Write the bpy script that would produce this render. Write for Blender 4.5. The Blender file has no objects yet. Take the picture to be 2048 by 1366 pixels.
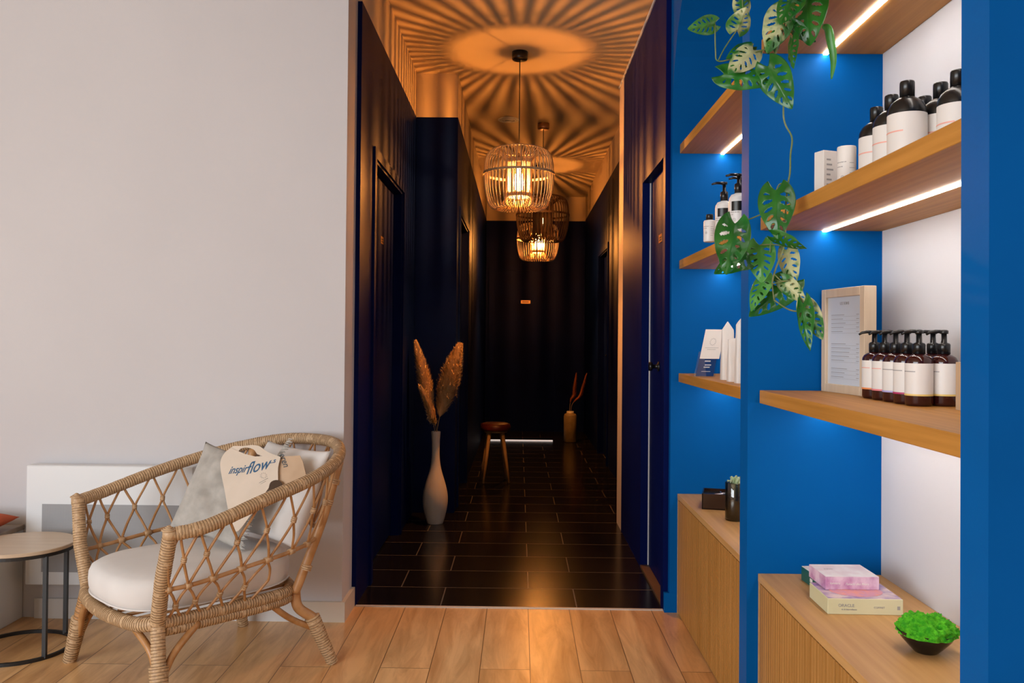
import bpy, math, random
from math import sin, cos, pi, radians
from mathutils import Vector, Matrix, noise

# ---------------------------------------------------------------- camera, world, lights
SC = bpy.context.scene
FPX, PX, PY = 1720.0, 1014.9, 653.0          # focal length and principal point for a 2048x1366 frame
EYE = Vector((0, 0, 1.2))
_y, _p, _r = .0136, .0123, .0088
_f = Vector((-sin(_y)*cos(_p), cos(_y)*cos(_p), sin(_p)))
_rt = Vector((cos(_y), sin(_y), 0)); _up = _rt.cross(_f)
AX = cos(_r)*_rt + sin(_r)*_up
AY = -sin(_r)*_rt + cos(_r)*_up
cd = bpy.data.cameras.new('camera'); cam = bpy.data.objects.new('camera', cd)
SC.collection.objects.link(cam); SC.camera = cam
cd.sensor_width = 36.0; cd.lens = FPX*36/2048
cd.shift_x = (1024-PX)/2048; cd.shift_y = (PY-683)/2048
cd.clip_start = .05; cd.clip_end = 100
cam.matrix_world = Matrix((AX, AY, -_f)).transposed().to_4x4()
cam.location = EYE

SC.view_settings.view_transform = 'Standard'
SC.view_settings.look = 'None'
SC.view_settings.exposure = 0.0
SC.view_settings.gamma = 1.0
SC.view_settings.use_curve_mapping = False
SC.cycles.max_bounces = 8; SC.cycles.diffuse_bounces = 4; SC.cycles.transparent_max_bounces = 24
SC.cycles.use_denoising = True
SC.cycles.caustics_reflective = False; SC.cycles.caustics_refractive = False

W = bpy.data.worlds.new('sky'); SC.world = W; W.use_nodes = True
W.node_tree.nodes['Background'].inputs[0].default_value = (.75, .85, 1, 1)
W.node_tree.nodes['Background'].inputs[1].default_value = .6

LAMP_COL = (1.0, .36, .07)
LAMP_POWER = 22000.0
LED_POWER = 37.0
def area(name, loc, target, sx, sy, power, col):
    d = bpy.data.lights.new(name, 'AREA'); d.shape = 'RECTANGLE'; d.size = sx; d.size_y = sy
    d.energy = power; d.color = col
    o = bpy.data.objects.new(name, d); SC.collection.objects.link(o)
    o.location = loc; o.rotation_euler = (Vector(target)-Vector(loc)).to_track_quat('-Z', 'Y').to_euler()
    return o
# daylight entering by the shop window behind the camera and the one in the left wall
area('window_daylight_rear', (-3.45, -2.9, 1.6), (-1.9, 3, 1.3), 1.9, 2.0, 120, (.90, .95, 1.0))
area('window_daylight_side', (-4.4, -1.1, 1.6), (0, .3, 1.2), 2.6, 1.9, 142, (.86, .94, 1.0))

# ---------------------------------------------------------------- helpers
def at(x, y, Y):
    """point on the vertical plane Y seen at image position x, y of the 2048x1366 frame"""
    d = AX*((x-PX)/FPX) + AY*(-(y-PY)/FPX) + _f
    return EYE + d*((Y-EYE.y)/d.y)
def onz(x, y, z):
    d = AX*((x-PX)/FPX) + AY*(-(y-PY)/FPX) + _f
    return EYE + d*((z-EYE.z)/d.z)

class MB:
    def __init__(s): s.v = []; s.f = []; s.m = []; s.uv = None; s.sm = []
    def add(s, vs, fs, mi=0, smooth=False):
        n = len(s.v); s.v += [tuple(v) for v in vs]
        for f in fs: s.f.append(tuple(i+n for i in f)); s.m.append(mi); s.sm.append(smooth)
    def box(s, a, b, mi=0, bev=0):
        x0, x1 = sorted((a[0], b[0])); y0, y1 = sorted((a[1], b[1])); z0, z1 = sorted((a[2], b[2]))
        if bev:
            # chamfered box
            c = min(bev, (x1-x0)/2.01, (y1-y0)/2.01, (z1-z0)/2.01)
            vs = []; idx = {}
            for i, X in enumerate((x0, x1)):
                for j, Yy in enumerate((y0, y1)):
                    for k, Z in enumerate((z0, z1)):
                        sx, sy, sz = (1, -1)[i], (1, -1)[j], (1, -1)[k]
                        idx[i, j, k] = len(vs)
                        vs += [(X, Yy+sy*c, Z+sz*c), (X+sx*c, Yy, Z+sz*c), (X+sx*c, Yy+sy*c, Z)]
            fs = []
            for i in (0, 1): fs.append([idx[i, 0, 0], idx[i, 1, 0], idx[i, 1, 1], idx[i, 0, 1]])
            for j in (0, 1): fs.append([idx[0, j, 0]+1, idx[1, j, 0]+1, idx[1, j, 1]+1, idx[0, j, 1]+1])
            for k in (0, 1): fs.append([idx[0, 0, k]+2, idx[1, 0, k]+2, idx[1, 1, k]+2, idx[0, 1, k]+2])
            for i in (0, 1):
                for j in (0, 1): a_, b_ = idx[i, j, 0], idx[i, j, 1]; fs.append([a_, a_+1, b_+1, b_])
                for k in (0, 1): a_, b_ = idx[i, 0, k], idx[i, 1, k]; fs.append([a_, a_+2, b_+2, b_])
            for j in (0, 1):
                for k in (0, 1): a_, b_ = idx[0, j, k], idx[1, j, k]; fs.append([a_+1, a_+2, b_+2, b_+1])
            for q in idx.values(): fs.append([q, q+1, q+2])
            s.add(vs, fs, mi)
            return s
        vs = [(x, y, z) for x in (x0, x1) for y in (y0, y1) for z in (z0, z1)]
        s.add(vs, [(0, 1, 3, 2), (4, 6, 7, 5), (0, 4, 5, 1), (2, 3, 7, 6), (0, 2, 6, 4), (1, 5, 7, 3)], mi)
        return s
    def tube(s, pts, r, n=8, mi=0, closed=False, cap=True, flat=1.0):
        P = [Vector(p) for p in pts]; N = len(P)
        R = r if hasattr(r, '__len__') else [r]*N
        T = []
        for i in range(N):
            a = P[(i-1) % N] if (closed or i > 0) else P[i]
            b = P[(i+1) % N] if (closed or i < N-1) else P[i]
            t = b-a
            T.append(t.normalized() if t.length > 1e-9 else Vector((0, 0, 1)))
        up = Vector((0, 0, 1)) if abs(T[0].z) < .9 else Vector((1, 0, 0))
        nrm = (up - T[0]*up.dot(T[0])).normalized()
        vs = []
        for i in range(N):
            nrm = nrm - T[i]*nrm.dot(T[i])
            nrm = nrm.normalized() if nrm.length > 1e-6 else T[i].orthogonal().normalized()
            bi = T[i].cross(nrm)
            for k in range(n):
                a = 2*pi*k/n; vs.append(P[i]+nrm*cos(a)*R[i]+bi*sin(a)*R[i]*flat)
        fs = []
        for i in range(N if closed else N-1):
            for k in range(n):
                a = i*n+k; b = i*n+(k+1) % n; j = (i+1) % N
                fs.append((a, b, j*n+(k+1) % n, j*n+k))
        if cap and not closed: fs += [tuple(range(n-1, -1, -1)), tuple(range((N-1)*n, N*n))]
        s.add(vs, fs, mi, True); return s
    def wrap(s, pts, r, pitch=.0062, n=12, mi=0, amp=.0015, closed=False):
        """cane wrapped in rattan strip: real ridges along the tube"""
        pitch *= 1.45; P = resample(pts, pitch/4); R = []
        rr = r if hasattr(r, '__len__') else None
        for i in range(len(P)):
            t = i/(len(P)-1); base = (rr[0]+(rr[1]-rr[0])*t) if rr else r
            R.append(base + amp*(1, .8, -.1, .8)[i % 4] + .0007*noise.noise(Vector(P[i])*60))
        k0 = len(s.f); s.tube(P, R, n, mi, closed)
        rnd = random.Random(len(P))
        for j in range(len(P)-1):
            if j % 4 == 2:
                for q in range(n):
                    if noise.noise(Vector(P[j])*90+Vector((q*.35, 0, 0))) > -.28: s.m[k0+j*n+q] = 1
        return s
    def lathe(s, prof, c=(0, 0, 0), n=32, mi=0, smooth=True, sy=1.0, capb=True, capt=True):
        vs = []; fs = []
        for r, z in prof:
            for k in range(n):
                a = 2*pi*k/n; vs.append((c[0]+r*cos(a), c[1]+r*sin(a)*sy, c[2]+z))
        for i in range(len(prof)-1):
            for k in range(n):
                fs.append((i*n+k, i*n+(k+1) % n, (i+1)*n+(k+1) % n, (i+1)*n+k))
        s.add(vs, fs, mi, smooth)
        b = []
        if capb: b.append(tuple(range(n-1, -1, -1)))
        if capt: b.append(tuple(range((len(prof)-1)*n, len(prof)*n)))
        if b:
            n0 = len(s.v)-len(vs)
            for f in b: s.f.append(tuple(i+n0 for i in f)); s.m.append(mi); s.sm.append(False)
        return s
    def build(s, name, mats, parent=None, loc=None, rot=None):
        me = bpy.data.meshes.new(name); me.from_pydata(s.v, [], s.f)
        if not isinstance(mats, (list, tuple)): mats = [mats]
        if max(s.m) == 1 and len(mats) == 1: mats = [mats[0], M['wrapgap']]
        for m in mats: me.materials.append(m)
        me.polygons.foreach_set('material_index', s.m)
        me.polygons.foreach_set('use_smooth', s.sm)
        me.update()
        import bmesh
        bm = bmesh.new(); bm.from_mesh(me); bmesh.ops.recalc_face_normals(bm, faces=bm.faces); bm.to_mesh(me); bm.free()
        o = bpy.data.objects.new(name, me); SC.collection.objects.link(o)
        if parent: o.parent = parent
        if loc: o.location = loc
        if rot: o.rotation_euler = rot
        return o

def cr(P, n=8):
    P = [Vector(p) for p in P]; P = [2*P[0]-P[1]] + P + [2*P[-1]-P[-2]]; o = []
    for i in range(1, len(P)-2):
        a, b, c, d = P[i-1:i+3]
        for j in range(n):
            t = j/n; o.append(.5*((2*b)+(-a+c)*t+(2*a-5*b+4*c-d)*t*t+(-a+3*b-3*c+d)*t**3))
    o.append(P[-2]); return o
def resample(pts, step):
    P = [Vector(p) for p in pts]; L = [0]
    for a, b in zip(P, P[1:]): L.append(L[-1]+(b-a).length)
    n = max(2, int(L[-1]/step)+1); o = []; j = 0
    for i in range(n):
        d = L[-1]*i/(n-1)
        while j < len(P)-2 and L[j+1] < d: j += 1
        t = (d-L[j])/max(1e-9, L[j+1]-L[j]); o.append(P[j].lerp(P[j+1], min(1, t)))
    return o

def tag(o, label, cat, group=None, kind=None):
    o['label'] = label; o['category'] = cat
    if group: o['group'] = group
    if kind: o['kind'] = kind
    return o
def struct(o): o['kind'] = 'structure'; return o
def empty(name, loc=(0, 0, 0), rz=0):
    o = bpy.data.objects.new(name, None); SC.collection.objects.link(o)
    o.location = loc; o.rotation_euler = (0, 0, rz); o.empty_display_size = .05; return o
def copy_tree(o, parent=None):
    c = o.copy(); SC.collection.objects.link(c)
    if parent: c.parent = parent
    for ch in list(o.children): copy_tree(ch, c)
    return c
def text_mesh(body, size, name, mat, parent, M, shear=0.0, ext=.0004, align='CENTER', space=1.0, bold=0.0):
    cu = bpy.data.curves.new(name, 'FONT'); cu.body = body; cu.size = size; cu.shear = shear
    cu.extrude = ext; cu.align_x = align; cu.space_character = space; cu.offset = bold
    t = bpy.data.objects.new('tmp', cu); SC.collection.objects.link(t)
    bpy.context.view_layer.update()
    me = bpy.data.meshes.new_from_object(t.evaluated_get(bpy.context.evaluated_depsgraph_get()))
    bpy.data.objects.remove(t); bpy.data.curves.remove(cu)
    me.name = name; me.materials.clear(); me.materials.append(mat)
    me.transform(M)
    o = bpy.data.objects.new(name, me); SC.collection.objects.link(o)
    if parent: o.parent = parent
    return o

# ---------------------------------------------------------------- materials
def mat(name, col, rough=.5, metal=0, spec=.5, em=None, ems=0):
    m = bpy.data.materials.new(name); m.use_nodes = True
    b = m.node_tree.nodes['Principled BSDF']
    b.inputs['Base Color'].default_value = (*col, 1); b.inputs['Roughness'].default_value = rough
    b.inputs['Metallic'].default_value = metal; b.inputs['Specular IOR Level'].default_value = spec
    if em: b.inputs['Emission Color'].default_value = (*em, 1); b.inputs['Emission Strength'].default_value = ems
    return m
def N(m, t, **k):
    n = m.node_tree.nodes.new(t)
    for a, v in k.items():
        if a in n.inputs.keys() if not hasattr(n, a) else False: n.inputs[a].default_value = v
        else: setattr(n, a, v)
    return n
def L(m, a, b): m.node_tree.links.new(a, b)
def noisy(m, c1, c2, scale=(5, 5, 5), detail=4, bump=0, bscale=None, coord='Object', lo=.35, hi=.65, rot=(0, 0, 0), bdist=.002):
    """colour varies between c1 and c2 by noise; optional bump"""
    nt = m.node_tree; b = nt.nodes['Principled BSDF']
    tc = nt.nodes.new('ShaderNodeTexCoord'); mp = nt.nodes.new('ShaderNodeMapping')
    mp.inputs['Scale'].default_value = scale; mp.inputs['Rotation'].default_value = rot
    L(m, tc.outputs[coord], mp.inputs[0])
    no = nt.nodes.new('ShaderNodeTexNoise'); no.inputs['Scale'].default_value = 1; no.inputs['Detail'].default_value = detail
    L(m, mp.outputs[0], no.inputs['Vector'])
    rp = nt.nodes.new('ShaderNodeValToRGB'); e = rp.color_ramp.elements
    e[0].position = lo; e[0].color = (*c1, 1); e[1].position = hi; e[1].color = (*c2, 1)
    L(m, no.outputs[0], rp.inputs[0]); L(m, rp.outputs[0], b.inputs['Base Color'])
    if bump:
        bn = nt.nodes.new('ShaderNodeBump'); bn.inputs['Strength'].default_value = bump; bn.inputs['Distance'].default_value = bdist
        src = no
        if bscale:
            src = nt.nodes.new('ShaderNodeTexNoise'); src.inputs['Scale'].default_value = bscale; src.inputs['Detail'].default_value = 3
            L(m, tc.outputs[coord], src.inputs['Vector'])
        L(m, src.outputs[0], bn.inputs['Height']); L(m, bn.outputs[0], b.inputs['Normal'])
    return m
def wood(name, c1, c2, axis='y', rough=.45, grain=60):
    sc = {'x': (2.2, grain, grain), 'y': (grain, 2.2, grain), 'z': (grain, grain, 2.2)}[axis]
    m = mat(name, c1, rough, spec=.3)
    return noisy(m, c1, c2, sc, 6, bump=.12, lo=.3, hi=.7)

M = {}
M['wall'] = noisy(mat('warm white wall paint', (.62, .57, .52), .75, spec=.25), (.582, .570, .590), (.602, .590, .610), (1.5, 1.5, 1.5), 3, bump=.08, bscale=180)
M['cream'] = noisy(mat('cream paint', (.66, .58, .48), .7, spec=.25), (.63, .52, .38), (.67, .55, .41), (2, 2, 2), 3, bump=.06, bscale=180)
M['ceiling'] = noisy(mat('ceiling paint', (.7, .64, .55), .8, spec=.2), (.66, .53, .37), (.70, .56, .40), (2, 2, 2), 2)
M['blue'] = noisy(mat('deep blue paint', (.0005, .096, .35), .5, spec=.06), (.0005, .092, .335), (.0005, .101, .37), (3, 3, 3), 3, bump=.05, bscale=140)
M['navy'] = noisy(mat('deep blue paint darkened for shade', (.0006, .006, .07), .5, spec=.08), (.0006, .005, .062), (.0006, .007, .078), (3, 3, 3), 3, bump=.05, bscale=140)  # same blue as elsewhere; corridor shade is put into this darker colour
M['base'] = mat('cream skirting paint', (.66, .59, .50), .5)
M['whitebase'] = mat('white skirting', (.72, .72, .72), .5)
M['oak_edge'] = wood('oak shelf', (.40, .175, .028), (.54, .25, .05), 'y', .5, 70)
M['oak_top'] = wood('oak cabinet top', (.50, .27, .095), (.62, .36, .14), 'y', .42, 60)
M['oak_front'] = wood('oak cabinet front', (.34, .155, .032), (.46, .225, .06), 'z', .45, 60)
M['black'] = mat('black plastic', (.006, .006, .007), .28)
M['blackmetal'] = mat('black powder coated steel', (.010, .010, .011), .45)
M['brass'] = mat('brushed brass', (.65, .38, .16), .35, .9)
M['white'] = mat('white plastic', (.78, .78, .78), .4)
M['chrome'] = mat('satin steel', (.6, .6, .62), .3, 1)
M['amber'] = mat('dark amber plastic', (.035, .006, .006), .12, spec=.6)
M['led'] = mat('led diffuser', (1, 1, 1), .5, em=(1, .97, .93), ems=LED_POWER)
M['led'].node_tree.nodes['Principled BSDF'].inputs['Base Color'].default_value = (.8, .8, .8, 1)

# floor boards and corridor tiles -----------------------------------------
def brick_floor(name, w, h, off, tx, ty, swap, c1, c2, mortar, msize, rough, grain, gcol):
    m = mat(name, c1, rough, spec=.3 if c1[0] < .1 else .5); nt = m.node_tree; b = nt.nodes['Principled BSDF']
    tc = nt.nodes.new('ShaderNodeTexCoord'); mp = nt.nodes.new('ShaderNodeMapping')
    sp = nt.nodes.new('ShaderNodeSeparateXYZ'); cb = nt.nodes.new('ShaderNodeCombineXYZ')
    mp.inputs['Location'].default_value = (-tx, -ty, 0)
    L(m, tc.outputs['Object'], mp.inputs[0]); L(m, mp.outputs[0], sp.inputs[0])
    L(m, sp.outputs[1 if swap else 0], cb.inputs[0]); L(m, sp.outputs[0 if swap else 1], cb.inputs[1])
    br = nt.nodes.new('ShaderNodeTexBrick'); L(m, cb.outputs[0], br.inputs['Vector'])
    br.offset = off; br.offset_frequency = 2; br.squash = 1
    br.inputs['Scale'].default_value = 1; br.inputs['Brick Width'].default_value = w; br.inputs['Row Height'].default_value = h
    br.inputs['Mortar Size'].default_value = msize; br.inputs['Mortar Smooth'].default_value = .2; br.inputs['Bias'].default_value = 0
    br.inputs['Color1'].default_value = (*c1, 1); br.inputs['Color2'].default_value = (*c2, 1); br.inputs['Mortar'].default_value = (*mortar, 1)
    m2 = nt.nodes.new('ShaderNodeMapping'); m2.inputs['Scale'].default_value = grain
    L(m, cb.outputs[0], m2.inputs[0])
    # shift the grain from board to board
    no = nt.nodes.new('ShaderNodeTexNoise'); no.inputs['Scale'].default_value = 1; no.inputs['Detail'].default_value = 8; no.inputs['Roughness'].default_value = .62
    no.inputs['Distortion'].default_value = .8
    ad = nt.nodes.new('ShaderNodeVectorMath'); ad.operation = 'ADD'
    sc = nt.nodes.new('ShaderNodeVectorMath'); sc.operation = 'SCALE'; sc.inputs['Scale'].default_value = 37
    L(m, br.outputs['Color'], sc.inputs[0]); L(m, m2.outputs[0], ad.inputs[0]); L(m, sc.outputs[0], ad.inputs[1])
    L(m, ad.outputs[0], no.inputs['Vector'])
    rp = nt.nodes.new('ShaderNodeValToRGB'); e = rp.color_ramp.elements
    e[0].position = .3; e[0].color = (*gcol, 1); e[1].position = .62; e[1].color = (1, 1, 1, 1)
    L(m, no.outputs[0], rp.inputs[0])
    mx = nt.nodes.new('ShaderNodeMix'); mx.data_type = 'RGBA'; mx.blend_type = 'MULTIPLY'; mx.inputs[0].default_value = 1
    L(m, br.outputs['Color'], mx.inputs[6]); L(m, rp.outputs[0], mx.inputs[7])
    mo = nt.nodes.new('ShaderNodeMix'); mo.data_type = 'RGBA'; mo.inputs[7].default_value = (*mortar, 1)
    L(m, br.outputs['Fac'], mo.inputs[0]); L(m, mx.outputs[2], mo.inputs[6])
    L(m, mo.outputs[2], b.inputs['Base Color'])
    bn = nt.nodes.new('ShaderNodeBump'); bn.inputs['Strength'].default_value = .5; bn.inputs['Distance'].default_value = -.002
    L(m, br.outputs['Fac'], bn.inputs['Height']); L(m, bn.outputs[0], b.inputs['Normal'])
    return m
M['planks'] = brick_floor('oak laminate boards', 1.25, .181, .37, .05, .62, True, (.74, .44, .19), (.88, .57, .28), (.20, .10, .04), .0016, .30, (2.2, 16, 1), (.62, .52, .44))
M['tiles'] = brick_floor('black slate look tiles', .607, .2965, .649, .054, 3.828, False, (.007, .0065, .006), (.011, .009, .008), (.15, .14, .13), .003, .20, (3, 14, 1), (.7, .65, .6))

def S(name, boxes, mats):
    b = MB()
    for q in boxes: b.box(q[0], q[1], q[2] if len(q) > 2 else 0)
    return struct(b.build(name, mats))

# ---------------------------------------------------------------- room shell
XL, XR, XF, H = -.715, .645, .668, 3.0
YT = 3.828
PT, PTR = 2.70, 2.83          # paint heights left / right partition height
S('floor', [((-4.6, -3.1, -.1), (1.3, YT, 0))], M['planks'])
S('floor_tiles', [((-.9, YT, -.1), (1.3, 11.2, 0))], M['tiles'])
S('trim_1', [((XL, YT-.012, 0), (XR, YT+.004, .004))], mat('pale threshold strip', (.62, .58, .54), .4))
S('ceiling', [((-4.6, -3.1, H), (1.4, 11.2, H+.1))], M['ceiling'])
# white wall facing the camera with the reveal at its right end
S('wall_front', [((-4.6, 3.62, 0), (-.735, YT, H))], M['wall'])
S('wall_rear', [((-4.7, -3.2, 0), (1.3, -3.1, .6)), ((-4.7, -3.2, 2.6), (1.3, -3.1, H)), ((-4.7, -3.2, .6), (-4.4, -3.1, 2.6)), ((-2.5, -3.2, .6), (1.3, -3.1, 2.6))], M['wall'])
S('wall_left', [((-4.7, -3.1, 0), (-4.6, 3.8, .65)), ((-4.7, -3.1, 2.55), (-4.6, 3.8, H)), ((-4.7, -3.1, .65), (-4.6, -2.4, 2.55)), ((-4.7, .2, .65), (-4.6, 3.8, 2.55))], M['wall'])
for nm, bx in (('window_1', [((-4.4, -3.17, .6), (-4.34, -3.12, 2.6)), ((-2.56, -3.17, .6), (-2.5, -3.12, 2.6)), ((-4.4, -3.17, .6), (-2.5, -3.12, .66)), ((-4.4, -3.17, 2.54), (-2.5, -3.12, 2.6)), ((-3.48, -3.17, .6), (-3.42, -3.12, 2.6))]),
               ('window_2', [((-4.67, -2.4, .65), (-4.62, -2.34, 2.55)), ((-4.67, .14, .65), (-4.62, .2, 2.55)), ((-4.67, -2.4, .65), (-4.62, .2, .71)), ((-4.67, -2.4, 2.49), (-4.62, .2, 2.55)), ((-4.67, -1.13, .65), (-4.62, -1.07, 2.55))])):
    S(nm, bx, M['white'])
S('baseboard_front', [((-2.03, 3.605, 0), (-.735, 3.62, .083))], M['whitebase'])
b = MB(); b.box((-.90, 3.603, 0), (-.7195, 3.62, .084)); b.box((-.735, 3.62, 0), (-.7195, YT-.001, .084)); struct(b.build('baseboard_reveal', M['base']))

# corridor walls: blue to PT, cream above
def side_wall(name, x0, x1, y0, y1, openings, pt, top=H):
    """box wall between x0 (room face) and x1 with rectangular door openings [(ya, yb, ztop)]"""
    bx = []; y = y0
    for a, c, zt in openings:
        bx += [((x0, y, 0), (x1, a, pt), 0), ((x0, a, zt), (x1, c, pt), 0)]; y = c
    bx.append(((x0, y, 0), (x1, y1, pt), 0))
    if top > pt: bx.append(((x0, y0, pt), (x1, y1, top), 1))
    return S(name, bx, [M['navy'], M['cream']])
side_wall('wall_left_corridor', XL, XL-.12, YT, 5.86, [(4.20, 5.20, 2.07)], PT)
side_wall('wall_left_far', -.43, -.55, 5.98, 11.0, [(6.10, 7.08, 2.07)], PT)
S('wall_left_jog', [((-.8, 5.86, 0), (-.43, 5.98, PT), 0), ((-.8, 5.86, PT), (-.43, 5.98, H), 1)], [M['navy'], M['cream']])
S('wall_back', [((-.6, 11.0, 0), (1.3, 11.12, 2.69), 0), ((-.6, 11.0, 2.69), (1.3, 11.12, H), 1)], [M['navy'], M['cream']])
side_wall('wall_right_far', .835, .96, 5.62, 11.0, [(8.10, 8.98, 2.05)], PT)
# near partition on the right (lower than the ceiling) with the door recess
side_wall('wall_right_corridor', XR, XR+.10, YT, 5.38, [(3.875, 4.55, 2.03)], PTR, PTR)
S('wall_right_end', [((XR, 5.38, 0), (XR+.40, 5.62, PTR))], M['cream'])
S('trim_2', [((XR-.006, YT, PTR), (XR+.10, 5.62, PTR+.012))], M['whitebase'])
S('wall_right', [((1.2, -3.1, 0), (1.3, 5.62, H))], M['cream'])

# niche unit: facade with two round arches, dividers, back
def facade(name, ya, yb, piers, spring, x0, x1, top):
    """arched front between piers; extruded from x0 to x1"""
    b = MB(); n = 28
    for (a, c) in piers:
        r = (c-a)/2; ym = (a+c)/2
        arc = [(ym-r*cos(pi*i/n), spring+r*.98*sin(pi*i/n)) for i in range(n+1)]
        for i in range(n):
            (y0, z0), (y1, z1) = arc[i], arc[i+1]
            vs = [(x0, y0, z0), (x0, y1, z1), (x0, y1, top), (x0, y0, top), (x1, y0, z0), (x1, y1, z1), (x1, y1, top), (x1, y0, top)]
            b.add(vs, [(0, 1, 2, 3), (4, 7, 6, 5), (0, 4, 5, 1), (3, 2, 6, 7)])
    return b
D = [(2.518, 2.60), (1.232, 1.31)]
b = facade('f', 0, 0, [(2.60, 3.79), (1.31, 2.518), (.022, 1.232)], 2.17, XF, 1.056, PTR)
b.box((XF, 3.79, 0), (1.056, YT+.0, PTR))
struct(b.build('wall_right_arches', M['blue']))
for i, (a, c) in enumerate(D+[(-.06, .022)]):
    S('wall_right_divider' + ('' if i == 0 else '_%d' % (i+1)), [((XF, a, 0), (1.056, c, PTR))], M['blue'])
S('wall_niche_back', [((1.056, -.06, 0), (1.12, 3.83, PTR))], M['wall'])
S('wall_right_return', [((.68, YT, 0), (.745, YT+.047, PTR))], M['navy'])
S('baseboard_right', [((.646, YT-.016, 0), (.6985, YT-.0385, .085))], M['blue'])

# ---------------------------------------------------------------- doors
def door(name, xw, y0, y1, zt, side, recess, handle_y=None, plaque=None, frame=.05, proud=.012):
    """side=+1: wall faces +x (left wall); -1 faces -x"""
    b = MB(); s = side
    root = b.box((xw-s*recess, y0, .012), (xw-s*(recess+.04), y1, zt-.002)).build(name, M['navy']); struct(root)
    f = MB()
    f.box((xw+s*proud, y0-frame, 0), (xw-s*.0, y0, zt+frame)); f.box((xw+s*proud, y1, 0), (xw, y1+frame, zt+frame)); f.box((xw+s*proud, y0, zt), (xw, y1, zt+frame))
    f.box((xw, y0, 0), (xw-s*(recess+.04), y0+.012, zt)); f.box((xw, y1-.012, 0), (xw-s*(recess+.04), y1, zt)); f.box((xw, y0, zt-.012), (xw-s*(recess+.04), y1, zt))
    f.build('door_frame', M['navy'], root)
    if handle_y:
        h = MB(); x = xw-s*recess
        h.lathe([(.026, 0), (.026, .006), (.012, .008), (.011, .04), (.0, .04)], n=20)
        ho = h.build('handle_rose', M['black'], root, (x, handle_y, 1.03), (0, s*pi/2, 0))
        h = MB(); h.tube([(x+s*.045, handle_y, 1.03), (x+s*.045, handle_y+.11, 1.03)], .009, 10); h.build('door_handle', M['black'], root)
    if plaque:
        x = xw-s*recess; py, pz = plaque
        p = MB().box((x, py-.045, pz-.02), (x+s*.003, py+.045, pz+.02)).build('name_plate', M['brass'], root)
        q = MB()
        for i, (a, c, z) in enumerate(((-.034, -.018, .004), (-.014, .0, .004), (.004, .03, .004), (-.03, -.004, -.008), (.0, .03, -.008))):
            q.box((x+s*.003, py+a, pz+z-.003), (x+s*.0036, py+c, pz+z+.003))
        q.build('engraving', M['black'], p)
    return root
door('door_1', XL, 4.20, 5.20, 2.07, 1, .05, None, (4.75, 1.73))
door('door_2', -.43, 6.10, 7.08, 2.07, 1, .05, None, (6.5, 1.70))
door('door_3', XR, 3.875, 4.55, 2.03, -1, .045, None, (4.215, 1.69), frame=.0, proud=0)
door('door_4', .835, 8.10, 8.98, 2.05, -1, .05, 8.2, (8.55, 1.70))
k = MB().lathe([(.0, 0), (.024, 0), (.024, .006), (.01, .01), (.01, .03), (.022, .036), (.022, .05), (0, .052)], n=24)
k.build('door_knob', M['black'], bpy.data.objects['door_3'], at(1318, 733, 4.24), (0, -pi/2, 0)).location.x = .69
S('trim_3', [((XR+.001, 3.887, 0), (XR+.044, 4.538, .012))], mat('dark oak door sill', (.10, .055, .03), .5))
S('painted_gap_light', [((XR+.0385, 4.534, .012), (XR+.0445, 4.538, 2.02))], M['whitebase'])  # white strip stands for light in the gap at the door edge
# back door in the end wall
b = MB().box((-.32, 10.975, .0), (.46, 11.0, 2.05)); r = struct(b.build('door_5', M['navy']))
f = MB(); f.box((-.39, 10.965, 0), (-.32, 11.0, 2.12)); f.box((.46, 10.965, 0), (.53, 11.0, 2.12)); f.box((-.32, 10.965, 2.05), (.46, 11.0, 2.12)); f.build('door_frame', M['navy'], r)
p = MB().box((.02, 10.972, 1.63), (.14, 10.975, 1.67)).build('name_plate', M['brass'], r)
MB().box((.035, 10.9712, 1.645), (.12, 10.972, 1.655)).build('engraving', M['black'], p)
# pale bar across the far end of the corridor, glow added to brighten it
S('trim_5', [((-.33, 9.96, 0), (.40, 10.0, .010))], mat('pale floor strip with added glow', (.75, .72, .70), .35, em=(1, .97, .95), ems=.5))

# ceiling grille
g = MB()
for r0, z in ((.082, .0), (.058, .004), (.034, .004)):
    g.tube([(r0*cos(a*pi/16), r0*sin(a*pi/16), -.006-z) for a in range(32)], .006, 6, closed=True)
g.lathe([(.078, 0), (.078, -.004), (0, -.004)], n=32, capb=False, capt=False)
tag(g.build('air_vent', M['white'], None, (-.103, 7.08, H)), 'round white air vent set in the corridor ceiling', 'air vent')

# ---------------------------------------------------------------- pendant lamps
M['rattan_lamp'] = noisy(mat('bamboo lamp cane', (.66, .48, .28), .5), (.58, .40, .22), (.76, .58, .36), (30, 30, 8), 3)
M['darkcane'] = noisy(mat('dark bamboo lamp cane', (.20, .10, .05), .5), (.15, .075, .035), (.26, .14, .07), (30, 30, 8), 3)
M['bronze'] = mat('brushed bronze', (.42, .26, .17), .3, .9)
def glass(name, col=(1, 1, 1), mixf=.12, rough=.02):
    m = bpy.data.materials.new(name); m.use_nodes = True; nt = m.node_tree
    for n in list(nt.nodes):
        if n.type != 'OUTPUT_MATERIAL': nt.nodes.remove(n)
    t = nt.nodes.new('ShaderNodeBsdfTransparent'); g_ = nt.nodes.new('ShaderNodeBsdfGlossy'); mx = nt.nodes.new('ShaderNodeMixShader')
    t.inputs[0].default_value = (*col, 1); g_.inputs['Roughness'].default_value = rough; mx.inputs[0].default_value = mixf
    L(m, t.outputs[0], mx.inputs[1]); L(m, g_.outputs[0], mx.inputs[2]); L(m, mx.outputs[0], nt.nodes['Material Output'].inputs[0])
    return m
M['bulbglass'] = glass('clear bulb glass', (1, .95, .85), .05)
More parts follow.
